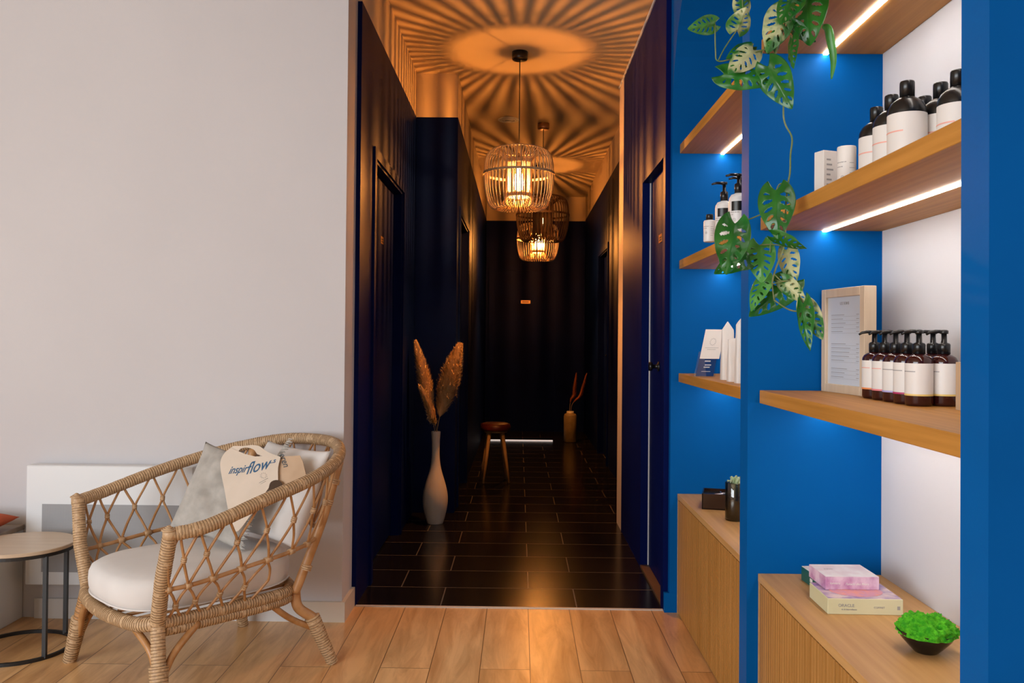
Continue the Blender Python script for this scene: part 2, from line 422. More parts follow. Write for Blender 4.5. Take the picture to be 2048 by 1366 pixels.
def glowglass(name, s_):
    m = glass(name, (1, .95, .85), .05); nt = m.node_tree
    e = nt.nodes.new('ShaderNodeEmission'); e.inputs[0].default_value = (1, .62, .25, 1); e.inputs[1].default_value = s_
    ad = nt.nodes.new('ShaderNodeAddShader'); src = nt.nodes['Material Output'].inputs[0].links[0].from_socket
    L(m, src, ad.inputs[0]); L(m, e.outputs[0], ad.inputs[1]); L(m, ad.outputs[0], nt.nodes['Material Output'].inputs[0]); return m
M['bulbglow'] = glowglass('lit bulb glass', 26.0)
def emis(name, col, s):
    return mat(name, (.02, .02, .02), .5, em=col, ems=s)
def pendant(x, y, strength, cane, capm, label):
    root = empty('pendant_lamp', (x, y, H))
    tag(root, label, 'pendant lamp', 'caged pendant lamps along the corridor')
    MB().lathe([(.0, 0), (.05, 0), (.05, -.042), (.046, -.050), (0, -.050)], n=32, capb=False, capt=False).build('ceiling_cup', capm, root)
    MB().tube([(0, 0, -.05), (0, 0, -.64)], .0032, 8).build('cord', M['black'], root)
    zc = 2.206-H
    prof = [(.082, -.04), (.083, -.119), (.092, -.150), (.118, -.182), (.150, -.200), (.182, -.180), (.203, -.120), (.216, -.05), (.219, .02), (.214, .09), (.202, .135), (.182, .162), (.160, .170), (.143, .165), (.115, .14), (.090, .118), (.083, .10), (.082, .04)]
    loop = cr([(p[0], 0, p[1]) for p in prof]+[(prof[0][0], 0, prof[0][1])], 3)[:-1]
    c = MB(); nb = 46
    for k in range(nb):
        a = 2*pi*k/nb
        c.tube([(p.x*cos(a), p.x*sin(a), p.z+zc) for p in loop], .0033, 6, closed=True)
    c.build('cage', cane, root)
    def hoop(r, z, hh, t=.0025, nm='hoop'):
        n = 64; q = MB(); vs = []
        for k in range(n):
            a = 2*pi*k/n
            for rr, zz in ((r-t, -hh), (r+t, -hh), (r+t, hh), (r-t, hh)): vs.append((rr*cos(a), rr*sin(a), z+zc+zz))
        q.add(vs, [(4*k+j, 4*k+(j+1) % 4, 4*((k+1) % n)+(j+1) % 4, 4*((k+1) % n)+j) for k in range(n) for j in range(4)])
        q.build(nm, cane, root)
    hoop(.2235, .022, .008); hoop(.077, .10, .012); hoop(.077, -.112, .012)
    q = MB().tube([(.160*cos(a*pi/32), .160*sin(a*pi/32), .174+zc) for a in range(64)], .004, 6, closed=True); q.build('top_ring', cane, root)
    MB().lathe([(0, .05), (.010, .05), (.019, .034), (.020, -.004), (.016, -.012), (.014, -.02), (0, -.02)], (0, 0, zc+.09), 20, capb=False, capt=False).build('lamp_holder', M['black'], root)
    # spokes carrying the holder
    q = MB()
    for k in range(3):
        a = 2*pi*k/3; q.tube([(0, 0, zc+.115), (.08*cos(a), .08*sin(a), zc+.10)], .0009, 6)
    q.build('spoke', M['blackmetal'], root)
    bz = zc-.045
    bulb = MB().lathe([(.013, .105), (.015, .085), (.026, .055), (.032, .02), (.032, -.005), (.025, -.028), (.012, -.04), (0, -.043)], (0, 0, bz), 24, capb=False, capt=False).build('bulb', M['bulbglow'] if strength > 50 else M['bulbglass'], root)
    fr_ = .0030 if strength > 50 else .004
    fl = MB().lathe([(0, -.026), (fr_*.4, -.025), (fr_, -.02), (fr_, .02), (fr_*.4, .025), (0, .026)], (0, 0, bz+.018), 10, capb=False, capt=False)
    fl.build('filament', emis('glowing filament', (1, .62, .25) if strength < 50 else LAMP_COL, strength), bulb)
    if strength > 50:     # added disc under a small plate throws extra light straight down
        MB().lathe([(0, .0012), (.0075, .0012), (.0075, 0), (0, 0)], (0, 0, bz-.016), 16, capb=False, capt=False, smooth=False).build('added_plate', M['blackmetal'], bulb)
        MB().lathe([(0, 0), (.0070, 0)], (0, 0, bz-.0165), 16, capb=False, capt=False, smooth=False).build('added_downlight', emis('added downlight glow', LAMP_COL, 42000.0), bulb)
    return root
pendant(-.010, 5.41, LAMP_POWER, M['rattan_lamp'], M['black'], 'pale rattan cage pendant lamp nearest the entrance, hung from a black cup')
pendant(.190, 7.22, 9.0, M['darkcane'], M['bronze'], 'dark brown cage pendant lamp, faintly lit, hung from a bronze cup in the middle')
pendant(.188, 8.99, LAMP_POWER, M['rattan_lamp'], M['black'], 'rearmost rattan cage pendant lamp, glowing below the dark one')
#PART2
# ---------------------------------------------------------------- shelves and cabinets of the two niches
SHX = .702
BX = 1.055
def shelf(y0, y1, z0, z1, label, grp='oak shelves in the arched niches'):
    r = MB().box((SHX, y0+.001, z0), (BX, y1-.001, z1), 0, .0012).build('wall_shelf', M['oak_edge'])
    tag(r, label, 'shelf', grp)
    MB().box((.882, y0+.002, z0-.0035), (.894, y1-.002, z0-.0003)).build('light_strip', M['led'], r)
    return r
N1 = (2.60, 3.79); N2 = (1.31, 2.518)
shelf(*N1, 1.010, 1.048, 'lowest oak shelf of the far niche holding the white cards and bags')
shelf(*N1, 1.506, 1.544, 'middle oak shelf of the far niche holding white pump bottles')
shelf(*N1, 2.015, 2.055, 'top oak shelf of the far niche, empty, above the pump bottles')
shelf(*N2, 1.014, 1.052, 'lowest oak shelf of the near niche holding picture frame and amber pump bottles')
shelf(*N2, 1.518, 1.556, 'middle oak shelf of the near niche holding black capped bottles')
shelf(*N2, 2.036, 2.076, 'top oak shelf of the near niche from which the vine hangs')

def cabinet(y0, y1, label, seams):
    root = empty('base_cabinet', (.88, (y0+y1)/2, 0)); ox, oy = .88, (y0+y1)/2
    tag(root, label, 'cabinet', 'low oak cabinets in the niches')
    def B(a, b_, bev=0): return ((a[0]-ox, a[1]-oy, a[2]), (b_[0]-ox, b_[1]-oy, b_[2]), 0, bev)
    MB().box(*B((.725, y0+.002, .0), (BX, y1-.002, .498))).build('body', M['oak_front'], root)
    MB().box(*B((.700, y0+.001, .498), (BX, y1-.001, .520), .001)).build('top_panel', M['oak_top'], root)
    ys = [y0+.012]+seams+[y1-.012]
    for a, c in zip(ys, ys[1:]):
        d = MB(); a += .002; c -= .002; n = max(1, round((c-a)/.0205)); w = (c-a)/n
        d.box(*B((.708, a, .006), (.725, c, .494)))
        for k in range(n):     # fluted front: narrow upright battens
            d.box(*B((.7015, a+k*w+.0016, .006), (.708, a+(k+1)*w-.0016, .494), .0012))
        d.build('door', M['oak_front'], root)
    for a, c in ((y0+.001, y0+.011), (y1-.011, y1-.001)):
        MB().box(*B((.701, a, 0), (.725, c, .498))).build('end_strip', M['oak_top'], root)
    return root
cabinet(2.60, 3.79, 'low oak cabinet in the far niche under the black tray and jar', [3.195])
cabinet(1.31, 2.518, 'low oak cabinet in the near niche under the books and moss bowl', [1.914])

# ---------------------------------------------------------------- bottles
M['label'] = noisy(mat('white paper label', (.78, .75, .72), .5), (.76, .73, .70), (.80, .77, .74), (3, 3, 3), 2)
M['grey'] = mat('grey print', (.34, .33, .33), .6)
M['palegrey'] = mat('pale grey print', (.52, .51, .50), .6)
PR = {k: mat(k+' label print', c, .5) for k, c in {'orange': (.85, .28, .08), 'pink': (.80, .22, .25), 'lilac': (.45, .42, .75), 'magenta': (.45, .03, .14), 'yellow': (.80, .58, .18), 'salmon': (.85, .42, .35)}.items()}
def ring_patch(b, r, z0, z1, a0, a1, n=10, e=.0):
    vs = []; 
    for i in range(n+1):
        a = a0+(a1-a0)*i/n
        vs += [((r+e)*cos(a), (r+e)*sin(a), z0), ((r+e)*cos(a), (r+e)*sin(a), z1)]
    b.add(vs, [(2*i, 2*i+2, 2*i+3, 2*i+1) for i in range(n)], 0, True)
def label_print(lab, r, zc, hh, face, mats, seedv, title=None):
    """text lines printed on a cylindrical label, facing angle `face`"""
    rnd = random.Random(seedv)
    b = MB(); t = .10*r/.03
    def line(z, a0, a1, h): ring_patch(b, r+.0003, z-h, z+h, face+a0, face+a1)
    z = zc+hh*.45
    for (w, h) in ((.75, .0011), (.4, .0011)):
        x = -.7
        while x < -.7+w*1.5:
            l = .08+rnd.random()*.14; line(z, x, x+l, h); x += l+.05
        z -= hh*.22
    # round emblem: ring with a small mark inside
    for k in range(14):
        a = 2*pi*k/14; ca, sa = cos(a)*.16, sin(a)*.16*r
        ring_patch(b, r+.0003, zc-hh*.30+sa-.0007, zc-hh*.30+sa+.0007, face+ca-.03, face+ca+.03, 1)
    line(zc-hh*.30, -.05, .05, .0012)
    for k in range(5):
        line(zc+hh*.4-k*hh*.25, .75, .75+.35+rnd.random()*.35, .0006)
    b.build('label_print', mats, lab)
def pump_bottle(loc, r, hb, col, ang=2.9, label_text='', band='yellow', body='amber', grp=None, seedv=1):
    root = empty('pump_bottle', loc)
    tag(root, label_text, 'pump bottle', grp)
    z1 = hb
    MB().lathe([(r*.86, 0), (r*.97, .003), (r, .008), (r, z1*.84), (r*.97, z1*.88), (r*.86, z1*.93), (r*.62, z1*.975), (r*.42, z1*.99), (r*.40, z1)], n=40, capt=True).build('body', M[body], root)
    l = MB(); l.lathe([(r+.0004, z1*.22), (r+.0004, z1*.82)], n=48, capb=False, capt=False); lo = l.build('label', M['label'], root)
    if band:
        bb = MB(); bb.lathe([(r+.0007, z1*.20), (r+.0007, z1*.235)], n=48, capb=False, capt=False); bb.build('coloured_band', PR[band], lo)
        sb = MB(); ring_patch(sb, r+.0008, z1*.655, z1*.672, ang+.1, ang+1.2); sb.build('title_line', PR['salmon'] if band in ('orange', 'pink') else M['grey'], lo)
    label_print(lo, r, z1*.5, z1*.3, ang+.7, M['palegrey'], seedv)
    MB().lathe([(r*.46, z1), (r*.46, z1+.021), (r*.40, z1+.024), (r*.22, z1+.026), (r*.20, z1+.046)], n=28, capt=True).build('collar', M['black'], root)
    h = MB(); zz = z1+.046
    h.lathe([(.0085*r/.03, zz), (.0095*r/.03, zz+.001), (.0095*r/.03, zz+.007), (.006*r/.03, zz+.009), (0, zz+.0095)], n=20, capt=False)
    dx, dy = cos(ang), sin(ang)
    h.tube([(0, 0, zz+.005), (dx*.018, dy*.018, zz+.0055), (dx*.030, dy*.030, zz+.003), (dx*.037, dy*.037, zz-.002)], [.0042, .004, .0032, .0026], 8)
    h.build('pump_head', M['black'], root)
    return root
g = 'amber pump bottles on the lowest shelf'
row = [(1749, 2.212, 'orange', 'amber pump bottle with orange label band, leftmost beside the picture frame'),
       (1769.5, 2.152, 'pink', 'amber pump bottle with pink label band, second from the picture frame'),
       (1791.5, 2.091, 'lilac', 'amber pump bottle with lilac label band, between the pink and dark red bands'),
       (1814, 2.030, 'magenta', 'amber pump bottle with dark red label band, right of the lilac one'),
       (1838, 1.969, 'yellow', 'amber pump bottle with yellow label band at the front of the row'),
       (1866, 2.045, 'yellow', 'amber pump bottle half hidden behind the two yellow banded ones'),
       (1888, 1.975, 'yellow', 'amber pump bottle with yellow label band, rightmost against the blue pillar')]
for i, (px, Y, bd, lb) in enumerate(row):
    X = at(px, 700, Y).x
    pump_bottle((X, Y, 1.052), .0295, .118, None, 2.75+.08*(i % 3), lb, bd, 'amber', g, i)
kx = at(1911, 760, 1.86)
MB().box((kx.x, 1.80, 1.052), (kx.x+.06, 1.86, 1.155), 0, .001).build('kraft_box', mat('kraft card', (.52, .36, .22), .7))
tag(bpy.data.objects['kraft_box'], 'small kraft cardboard box beside the rightmost amber bottle, mostly hidden by the pillar', 'box')

# large bottles with black screw caps on the middle shelf
def cap_bottle(loc, r, h, lab, seedv, ang=2.6):
    root = empty('capped_bottle', loc); tag(root, lab, 'bottle', 'white labelled bottles with black caps on the middle shelf')
    MB().lathe([(r*.9, 0), (r, .006), (r, h*.66), (r*.96, h*.71), (r*.82, h*.765), (r*.55, h*.81), (r*.36, h*.83), (r*.34, h*.86)], n=40).build('body', M['black'], root)
    MB().lathe([(r*.38, h*.835), (r*.38, h*.985), (r*.35, h)], n=28).build('screw_cap', M['black'], root)
    l = MB(); l.lathe([(r+.0004, .012), (r+.0004, h*.64)], n=48, capb=False, capt=False); lo = l.build('label', M['label'], root)
    sb = MB(); ring_patch(sb, r+.0008, h*.44, h*.455, ang+.1, ang+1.5); sb.build('title_line', PR['salmon'], lo)
    label_print(lo, r, h*.33, h*.24, ang+.75, M['palegrey'], seedv)
for i, (px, Y, lab) in enumerate([(1753, 2.08, 'black capped bottle with white label, leftmost of the large ones'),
                     (1783, 1.975, 'black capped bottle with white label, second from the left'),
                     (1814, 1.868, 'black capped bottle with white label standing foremost in the middle'),
                     (1849, 1.985, 'black capped bottle peeking out behind the foremost one'),
                     (1881, 1.878, 'black capped bottle with white label, right of the foremost one'),
                     (1916, 1.79, 'black capped bottle cut off by the blue pillar at right')]):
    cap_bottle((at(px, 300, Y).x, Y, 1.556), .040, .205, lab, 20+i)
# small white box and tube
def card_box(name, c, wx, wy, h, rz, lab, cat, printed=True):
    o = MB().box((-wx/2, -wy/2, 0), (wx/2, wy/2, h), 0, .001).build(name, M['label'], None, c, (0, 0, rz)); tag(o, lab, cat)
    b = MB()
    for k in range(7):
        b.box((-wx*.28, -wy/2-.0004, h*(.2+.1*k)), (-wx*.28+wx*(.25+.3*((k*37) % 10)/10), -wy/2-.0001, h*(.2+.1*k)+h*.035))
    b.build('print', M['grey'], o); return o
p = at(1651, 380, 2.22); card_box('product_box', (p.x, 2.22, 1.556), .042, .036, .128, .35, 'small white printed carton on the middle shelf, left of the tube', 'box')
p = at(1693, 370, 2.14); r_ = .0225
t = MB().lathe([(r_, 0), (r_, .120), (r_*.96, .123)], n=36).build('white_canister', M['label'], None, (p.x, 2.14, 1.556)); tag(t, 'small white cylindrical canister between the carton and the large bottles', 'canister')
label_print(t, r_, .06, .05, 3.9, M['grey'], 77)

# ---------------------------------------------------------------- picture frame with price list
M['maple'] = wood('pale maple frame', (.58, .45, .32), (.66, .53, .39), 'z', .5, 40)
fr = empty('picture_frame', (.876, 2.505, 1.052))
a_ = math.atan2(-.235, .030)
fr.rotation_euler = (radians(0), 0, a_)
tag(fr, 'pale wooden box frame with a printed price list standing on the shelf', 'picture frame')
w_, h_, d_ = .237, .292, .034      # local x along the face, -y the viewing side
b = MB()
for q in (((0, 0, 0), (.024, d_, h_)), ((w_-.024, 0, 0), (w_, d_, h_)), ((.024, 0, 0), (w_-.024, d_, .024)), ((.024, 0, h_-.024), (w_-.024, d_, h_))): b.box(q[0], q[1], 0, .0012)
b.build('frame', M['maple'], fr)
sh = MB().box((.024, .008, .024), (w_-.024, .012, h_-.024)).build('price_list', mat('printed sheet', (.60, .63, .68), .35), fr)
Mt = Matrix.Translation((w_/2, .0078, h_-.046)) @ Matrix.Rotation(pi/2, 4, 'X')
text_mesh('LES SOINS', .011, 'heading', M['grey'], sh, Mt)
b = MB(); rnd = random.Random(4)
for k in range(16):
    if k in (5, 6, 12): continue
    z = h_-.075-k*.0115
    b.box((.045, .0074, z), (.045+.06+.05*rnd.random(), .0079, z+.0016)); b.box((w_-.055, .0074, z), (w_-.042, .0079, z+.0016))
    b.box((.045, .0074, z-.004), (w_-.045, .0078, z-.0035))
b.build('printed_lines', M['grey'], sh)
MB().box((.004, d_, .004), (w_-.004, d_+.002, h_-.004)).build('backing_board', M['oak_front'], fr)

# ---------------------------------------------------------------- boxes, books and bowl on the near cabinet
def boxset(name, x0, y0, x1, y1, z0, z1, rz, mats, lab, cat, faces=None):
    cx, cy = (x0+x1)/2, (y0+y1)/2
    o = MB().box((x0-cx, y0-cy, 0), (x1-cx, y1-cy, z1-z0), 0, .0012).build(name, mats, None, (cx, cy, z0), (0, 0, rz)); tag(o, lab, cat); return o
M['cardcream'] = noisy(mat('cream card box', (.62, .60, .38), .5), (.60, .58, .36), (.66, .63, .42), (6, 6, 6), 2)
M['pinkart'] = noisy(mat('pink watercolour print', (.70, .42, .60), .5), (.50, .22, .42), (.78, .58, .70), (40, 25, 25), 4)
M['pinktop'] = noisy(mat('pale pink box lid', (.80, .74, .76), .5), (.74, .62, .66), (.84, .81, .82), (25, 25, 25), 3)
M['artprint'] = noisy(mat('violet and orange illustration', (.5, .35, .5), .45), (.26, .16, .42), (.74, .60, .58), (22, 30, 20), 4)
M['teal'] = mat('dark green card', (.004, .09, .075), .45)
o = boxset('card_box', .772, 2.150, .957, 2.290, .52, .559, -.015, [M['cardcream']], 'cream boxed card set with violet picture lid, under the pink box', 'boxed cards')
x = .185
lid = MB().box((-.0905, -.068, .039), (.0905, .068, .0396)).build('lid_picture', M['artprint'], o)
q = MB(); q.lathe([(.066, 0), (.066, .0006)], (.0, -.004, .0396), 40, sy=.75); q.build('oval_print', noisy(mat('orange oval print', (.75, .25, .12), .45), (.78, .32, .22), (.60, .30, .45), (50, 30, 20), 3), o)
FM = Matrix.Translation((-.047, -.0704, .019)) @ Matrix.Rotation(pi/2, 4, 'X')
text_mesh('ORACLE', .0105, 'lettering', M['grey'], o, FM)
text_mesh('de la bienveillance', .0052, 'lettering', M['grey'], o, Matrix.Translation((-.040, -.0704, .011)) @ Matrix.Rotation(pi/2, 4, 'X'))
text_mesh('COFFRET', .0065, 'lettering', M['grey'], o, Matrix.Translation((.034, -.0704, .016)) @ Matrix.Rotation(pi/2, 4, 'X'))
MB().box((.078, -.0705, .013), (.085, -.0699, .022)).build('emblem', M['grey'], o)
o = boxset('card_box', .790, 2.225, .928, 2.345, .5597, .5927, .02, [M['pinkart']], 'pink and lilac watercolour card box on top of the small stack', 'boxed cards')
MB().box((-.0685, -.0595, .033), (.0685, .0595, .0335)).build('lid_picture', M['pinktop'], o)
text_mesh('lumiere', .0085, 'lettering', M['label'], o, Matrix.Translation((-.045, -.0604, .014)) @ Matrix.Rotation(pi/2, 4, 'X'), shear=.3)
text_mesh("l'oracle des fleurs", .0085, 'lettering', M['label'], o, Matrix.Translation((.012, -.0604, .012)) @ Matrix.Rotation(pi/2, 4, 'X'), shear=.3)
text_mesh('DOUX', .008, 'lettering', M['grey'], o, Matrix.Translation((-.035, .01, .0335)))
o = boxset('card_box', .808, 2.360, .93, 2.46, .52, .558, .06, [M['teal']], 'dark green card box with white lid behind the pink box', 'boxed cards')
MB().box((-.060, -.049, .038), (.060, .049, .0392)).build('lid', M['label'], o)
MB().box((-.0612, -.03, .012), (-.0608, -.012, .022)).build('emblem', M['label'], o)

bc = onz(1852, 1303, .52)
bw = empty('moss_bowl', (bc.x, bc.y, .52)); tag(bw, 'small black bowl filled with bright green moss on the near cabinet', 'bowl')
MB().lathe([(.024, 0), (.026, .002), (.036, .012), (.052, .030), (.060, .046), (.0605, .0475), (.058, .047), (.050, .031), (.03, .012), (0, .008)], n=48, capt=False).build('bowl', mat('black glazed bowl', (.004, .004, .005), .12), bw)
ms = MB(); n1, n2 = 90, 40
vs = []
for j in range(n2+1):
    t = j/n2
    for i in range(n1):
        a = 2*pi*i/n1; rr = .061*sin(t*pi/2)**.8
        p = Vector((rr*cos(a), rr*sin(a), .040+.036*cos(t*pi/2)**.7))
        k = noise.fractal(p*75, .8, 2.2, 4)*.009 + noise.noise(p*260)*.004
        d = Vector((cos(a)*sin(t*pi/2), sin(a)*sin(t*pi/2), cos(t*pi/2)+.2)).normalized()
        vs.append(p+d*k)
fs = [(j*n1+i, j*n1+(i+1) % n1, (j+1)*n1+(i+1) % n1, (j+1)*n1+i) for j in range(n2) for i in range(n1)]
ms.add(vs, fs, 0, True)
mo = ms.build('moss', noisy(mat('bright green reindeer moss', (.06, .42, .01), .85, spec=.2), (.03, .30, .008), (.12, .55, .02), (90, 90, 90), 3, bump=.8, bscale=400, bdist=.004), bw)

# ---------------------------------------------------------------- far niche contents
p = at(1418, 480, 3.12); g2 = 'white toiletries on the middle shelf of the far niche'
def white_pump(loc, r, hb, ang, lab, blackpanel=True, tall=False):
    root = empty('pump_bottle', loc); tag(root, lab, 'pump bottle', g2)
    MB().lathe([(r*.9, 0), (r, .006), (r, hb*.80), (r*.95, hb*.88), (r*.75, hb*.96), (r*.4, hb*.99), (r*.38, hb)], n=36).build('body', M['white'], root)
    if blackpanel:
        l = MB(); ring_patch(l, r+.0006, hb*.55, hb*.78, ang+.7, ang+1.9); l.build('black_label', M['black'], root)
    label_print(root, r, hb*.4, hb*.25, ang+1.0, M['grey'], int(loc[1]*100))
    MB().lathe([(r*.42, hb), (r*.42, hb+.03), (r*.18, hb+.034), (r*.18, hb+.056)], n=24).build('collar', M['black'], root)
    dx, dy = cos(ang), sin(ang); zz = hb+.056
    MB().lathe([(.010, zz), (.011, zz+.008), (0, zz+.010)], n=16, capt=False).tube([(0, 0, zz+.005), (dx*.025, dy*.025, zz+.006), (dx*.042, dy*.042, zz+.002)], [.005, .0045, .003], 8).build('pump_head', M['black'], root)
sb = at(1419, 490, 3.06)
root = empty('toiletry_bottle', (sb.x, 3.06, 1.544)); tag(root, 'small white bottle with black cap, leftmost on its shelf', 'bottle', g2)
MB().lathe([(.020, 0), (.021, .004), (.021, .072), (.019, .076), (.010, .078)], n=30).build('body', M['white'], root)
MB().lathe([(.0125, .078), (.0125, .095), (.011, .098)], n=24).build('cap', M['black'], root)
label_print(root, .021, .04, .03, 3.9, M['grey'], 3)
q = at(1448, 470, 2.93); white_pump((q.x, 2.93, 1.544), .030, .125, 3.0, 'white pump bottle with black label panel behind the hanging leaf')
q = at(1477, 470, 2.83); white_pump((q.x, 2.83, 1.544), .032, .135, 3.0, 'white pump bottle half hidden by the blue pillar edge')
q = at(1481, 440, 3.10); white_pump((q.x, 3.10, 1.544), .032, .175, 3.0, 'tallest white pump bottle behind the others, mostly hidden')

# acrylic sign holder with card, and white paper bags
M['acryl'] = glass('clear acrylic', (.93, .96, .98), .10, .03)
sg = empty('sign_holder', (.722, 3.46, 1.048)); tag(sg, 'clear acrylic stand holding a white card above a navy card', 'card holder')
dx = .098; tilt = .035
def slab(x0, x1, z0, z1, y, t): 
    b = MB(); sk = .22
    f = lambda x, z, yy: (x+z*sk, yy+z*.10, z)
    vs = [f(x0, z0, y), f(x1, z0, y), f(x1, z1, y), f(x0, z1, y), f(x0, z0, y+t), f(x1, z0, y+t), f(x1, z1, y+t), f(x0, z1, y+t)]
    b.add(vs, [(0, 1, 2, 3), (4, 7, 6, 5), (0, 4, 5, 1), (1, 5, 6, 2), (2, 6, 7, 3), (3, 7, 4, 0)]); return b
slab(-.02, .065, 0, .10, 0, .003).build('stand', M['acryl'], sg)
nc = slab(-.012, .058, .002, .075, .004, .001).build('navy_card', mat('navy card', (.01, .05, .20), .4), sg)
b = MB()
for k, (x0, x1, z, h) in enumerate(((.012, .035, .060, .005), (.015, .04, .045, .004), (.012, .036, .036, .004), (.006, .042, .020, .002))):
    sl = slab(x0, x1, z, z+h, .0025, .0008); b.add(sl.v, sl.f)
b.build('card_print', M['label'], nc)
wc = slab(-.012, .066, .072, .190, -.004, .0015).build('white_card', M['label'], sg)
b = MB()
for k in range(12):
    a = 2*pi*k/12; x, z = .027+.011*cos(a), .140+.013*sin(a); sl = slab(x-.0018, x+.0018, z-.0018, z+.0018, -.005, .0005); b.add(sl.v, sl.f)
for x0, x1, z in ((.0, .054, .115), (.01, .044, .108)): sl = slab(x0, x1, z, z+.0022, -.005, .0005); b.add(sl.v, sl.f)
b.build('card_print', M['palegrey'], wc)
def pouch(name, x, y, w, d, h, lab, seedv, peak=.3):
    """standing white paper pouch: folded soft box with creased, leaning top"""
    n, mz = 28, 16; vs = []; rnd = random.Random(seedv)
    for j in range(mz+1):
        t = j/mz
        for i in range(n):
            a = 2*pi*i/n; c, s_ = cos(a), sin(a); e = .45
            px_ = abs(c)**e*(1 if c > 0 else -1)*w/2; py_ = abs(s_)**e*(1 if s_ > 0 else -1)*d/2*(1-.75*t**2)
            k = noise.noise(Vector((px_*30, py_*30+seedv, t*4)))*.004*t
            vs.append((px_*(1-.12*t)+k, py_+k, t*h+(peak*h*.35*(1-abs(px_)/(w/2)) if j == mz else peak*h*.35*(1-abs(px_)/(w/2))*t**6)))
    fs = [(j*n+i, j*n+(i+1) % n, (j+1)*n+(i+1) % n, (j+1)*n+i) for j in range(mz) for i in range(n)]+[tuple(range(n-1, -1, -1)), tuple(range(mz*n, mz*n+n))]
    m = MB(); m.add(vs, fs, 0, False); o = m.build(name, M['label'], None, (x, y, 1.048)); tag(o, lab, 'paper bag', 'white paper bags on the lowest far shelf')
    return o
q = at(1455, 700, 3.22); pouch('paper_pouch', q.x, 3.22, .050, .045, .185, 'white paper pouch with pointed silver top beside the card stand', 3, .5)
q = at(1470, 700, 3.09); pouch('paper_pouch', q.x, 3.09, .055, .04, .150, 'white paper pouch, lower one standing in the middle', 8, .1)
q = at(1488, 700, 2.98); pouch('paper_pouch', q.x, 2.98, .062, .045, .20, 'white paper pouch half hidden by the blue pillar', 12, .5)

# black tray and glass jar on the far cabinet
tr = empty('lacquer_tray', (.83, 3.50, .52)); tag(tr, 'shallow black lacquer box tray on the far cabinet', 'tray')
tr.rotation_euler = (0, 0, -.25)
M['lacquer'] = mat('dark brown lacquer', (.022, .008, .005), .15)
b = MB(); b.box((-.08, -.07, 0), (.08, .07, .005)); 
for q in (((-.08, -.07, 0), (-.075, .07, .062)), ((.075, -.07, 0), (.08, .07, .062)), ((-.08, -.07, 0), (.08, -.065, .062)), ((-.08, .065, 0), (.08, .07, .062))): b.box(*q)
b.build('tray_body', M['lacquer'], tr)
MB().box((-.076, -.066, .045), (.076, .066, .050)).build('liner', M['black'], tr)
MB().tube([(-.03, -.03, .054), (.04, .02, .056)], .004, 6).tube([(.0, -.045, .054), (-.01, .03, .056)], .003, 6).build('jewellery', M['chrome'], tr)
q = onz(1470, 1040, .52)
jr = empty('glass_jar', (q.x, q.y, .52)); tag(jr, 'smoky glass jar with dark filling and a pale green sprig', 'jar')
MB().lathe([(.034, 0), (.037, .004), (.037, .140), (.0355, .142), (.0345, .140), (.0345, .008), (0, .006)], n=40, capt=False).build('glass_body', glass('smoked glass', (.55, .56, .52), .10, .03), jr)
MB().lathe([(.033, .009), (.033, .085), (.02, .088), (0, .088)], n=30, capt=False).build('filling', mat('dark wax', (.008, .007, .006), .4), jr)
b = MB()
for k in range(26):
    rnd = random.Random(k); a = rnd.random()*6.3; r0 = rnd.random()*.02
    b.tube([(r0*.3*cos(a), r0*.3*sin(a), .085), (r0*cos(a), r0*sin(a), .12+rnd.random()*.03), (r0*1.5*cos(a+.5), r0*1.5*sin(a+.5), .14+rnd.random()*.025)], [.002, .003, .004], 6)
b.build('sprig', noisy(mat('pale green dried moss', (.35, .45, .25), .8), (.25, .36, .18), (.45, .52, .34), (80, 80, 80), 2), jr)
#PART3
# ---------------------------------------------------------------- rattan armchair
M['wrap'] = noisy(mat('wrapped rattan', (.50, .34, .20), .5), (.42, .265, .14), (.60, .42, .25), (110, 110, 110), 4, lo=.3, hi=.7)
M['wrapgap'] = mat('shaded gap between wraps', (.20, .115, .05), .7)
M['cane'] = noisy(mat('bare rattan cane', (.46, .23, .085), .38), (.36, .165, .05), (.56, .31, .14), (18, 18, 18), 4, lo=.3, hi=.7)
M['binding'] = noisy(mat('rattan binding', (.52, .33, .17), .5), (.42, .25, .12), (.60, .40, .23), (60, 60, 60), 3)
AC = Vector((-1.134, 3.123, 0)); AA = -2.323
af = Vector((cos(AA), sin(AA), 0)); as_ = Vector((-af.y, af.x, 0))       # chair forward, chair side towards the camera
chair = empty('rattan_armchair', AC, AA)
tag(chair, 'wrapped rattan armchair with open diamond cane sides, standing before the white wall', 'armchair')
RIM = [(.307, .379, .582), (.199, .411, .600), (.0, .412, .655), (-.195, .395, .702), (-.335, .325, .738), (-.445, .187, .769), (-.502, 0, .775)]
RIM = RIM + [(a, -b_, c) for a, b_, c in RIM[-2::-1]]
RAIL = [(.303, .289, .287), (.20, .285, .283), (.06, .278, .280), (-.09, .268, .278), (-.20, .235, .278), (-.255, .13, .278), (-.265, 0, .278)]
RAIL = RAIL + [(a, -b_, c) for a, b_, c in RAIL[-2::-1]]
rim = cr(RIM, 16); rail = cr(RAIL, 16); NU = len(rim)-1
def W3(u, v):
    """point of the basket surface: u 0..1 round from near front post to far front post, v 0 seat rail .. 1 arm rail"""
    x = max(0, min(1, u))*NU; i = min(int(x), NU-1); t = x-i
    top = rim[i].lerp(rim[i+1], t); bot = rail[i].lerp(rail[i+1], t)
    p = bot.lerp(top, v); c = Vector((p.x, p.y, 0)); 
    return p + c.normalized()*(.028*sin(pi*v) if c.length > .01 else 0)
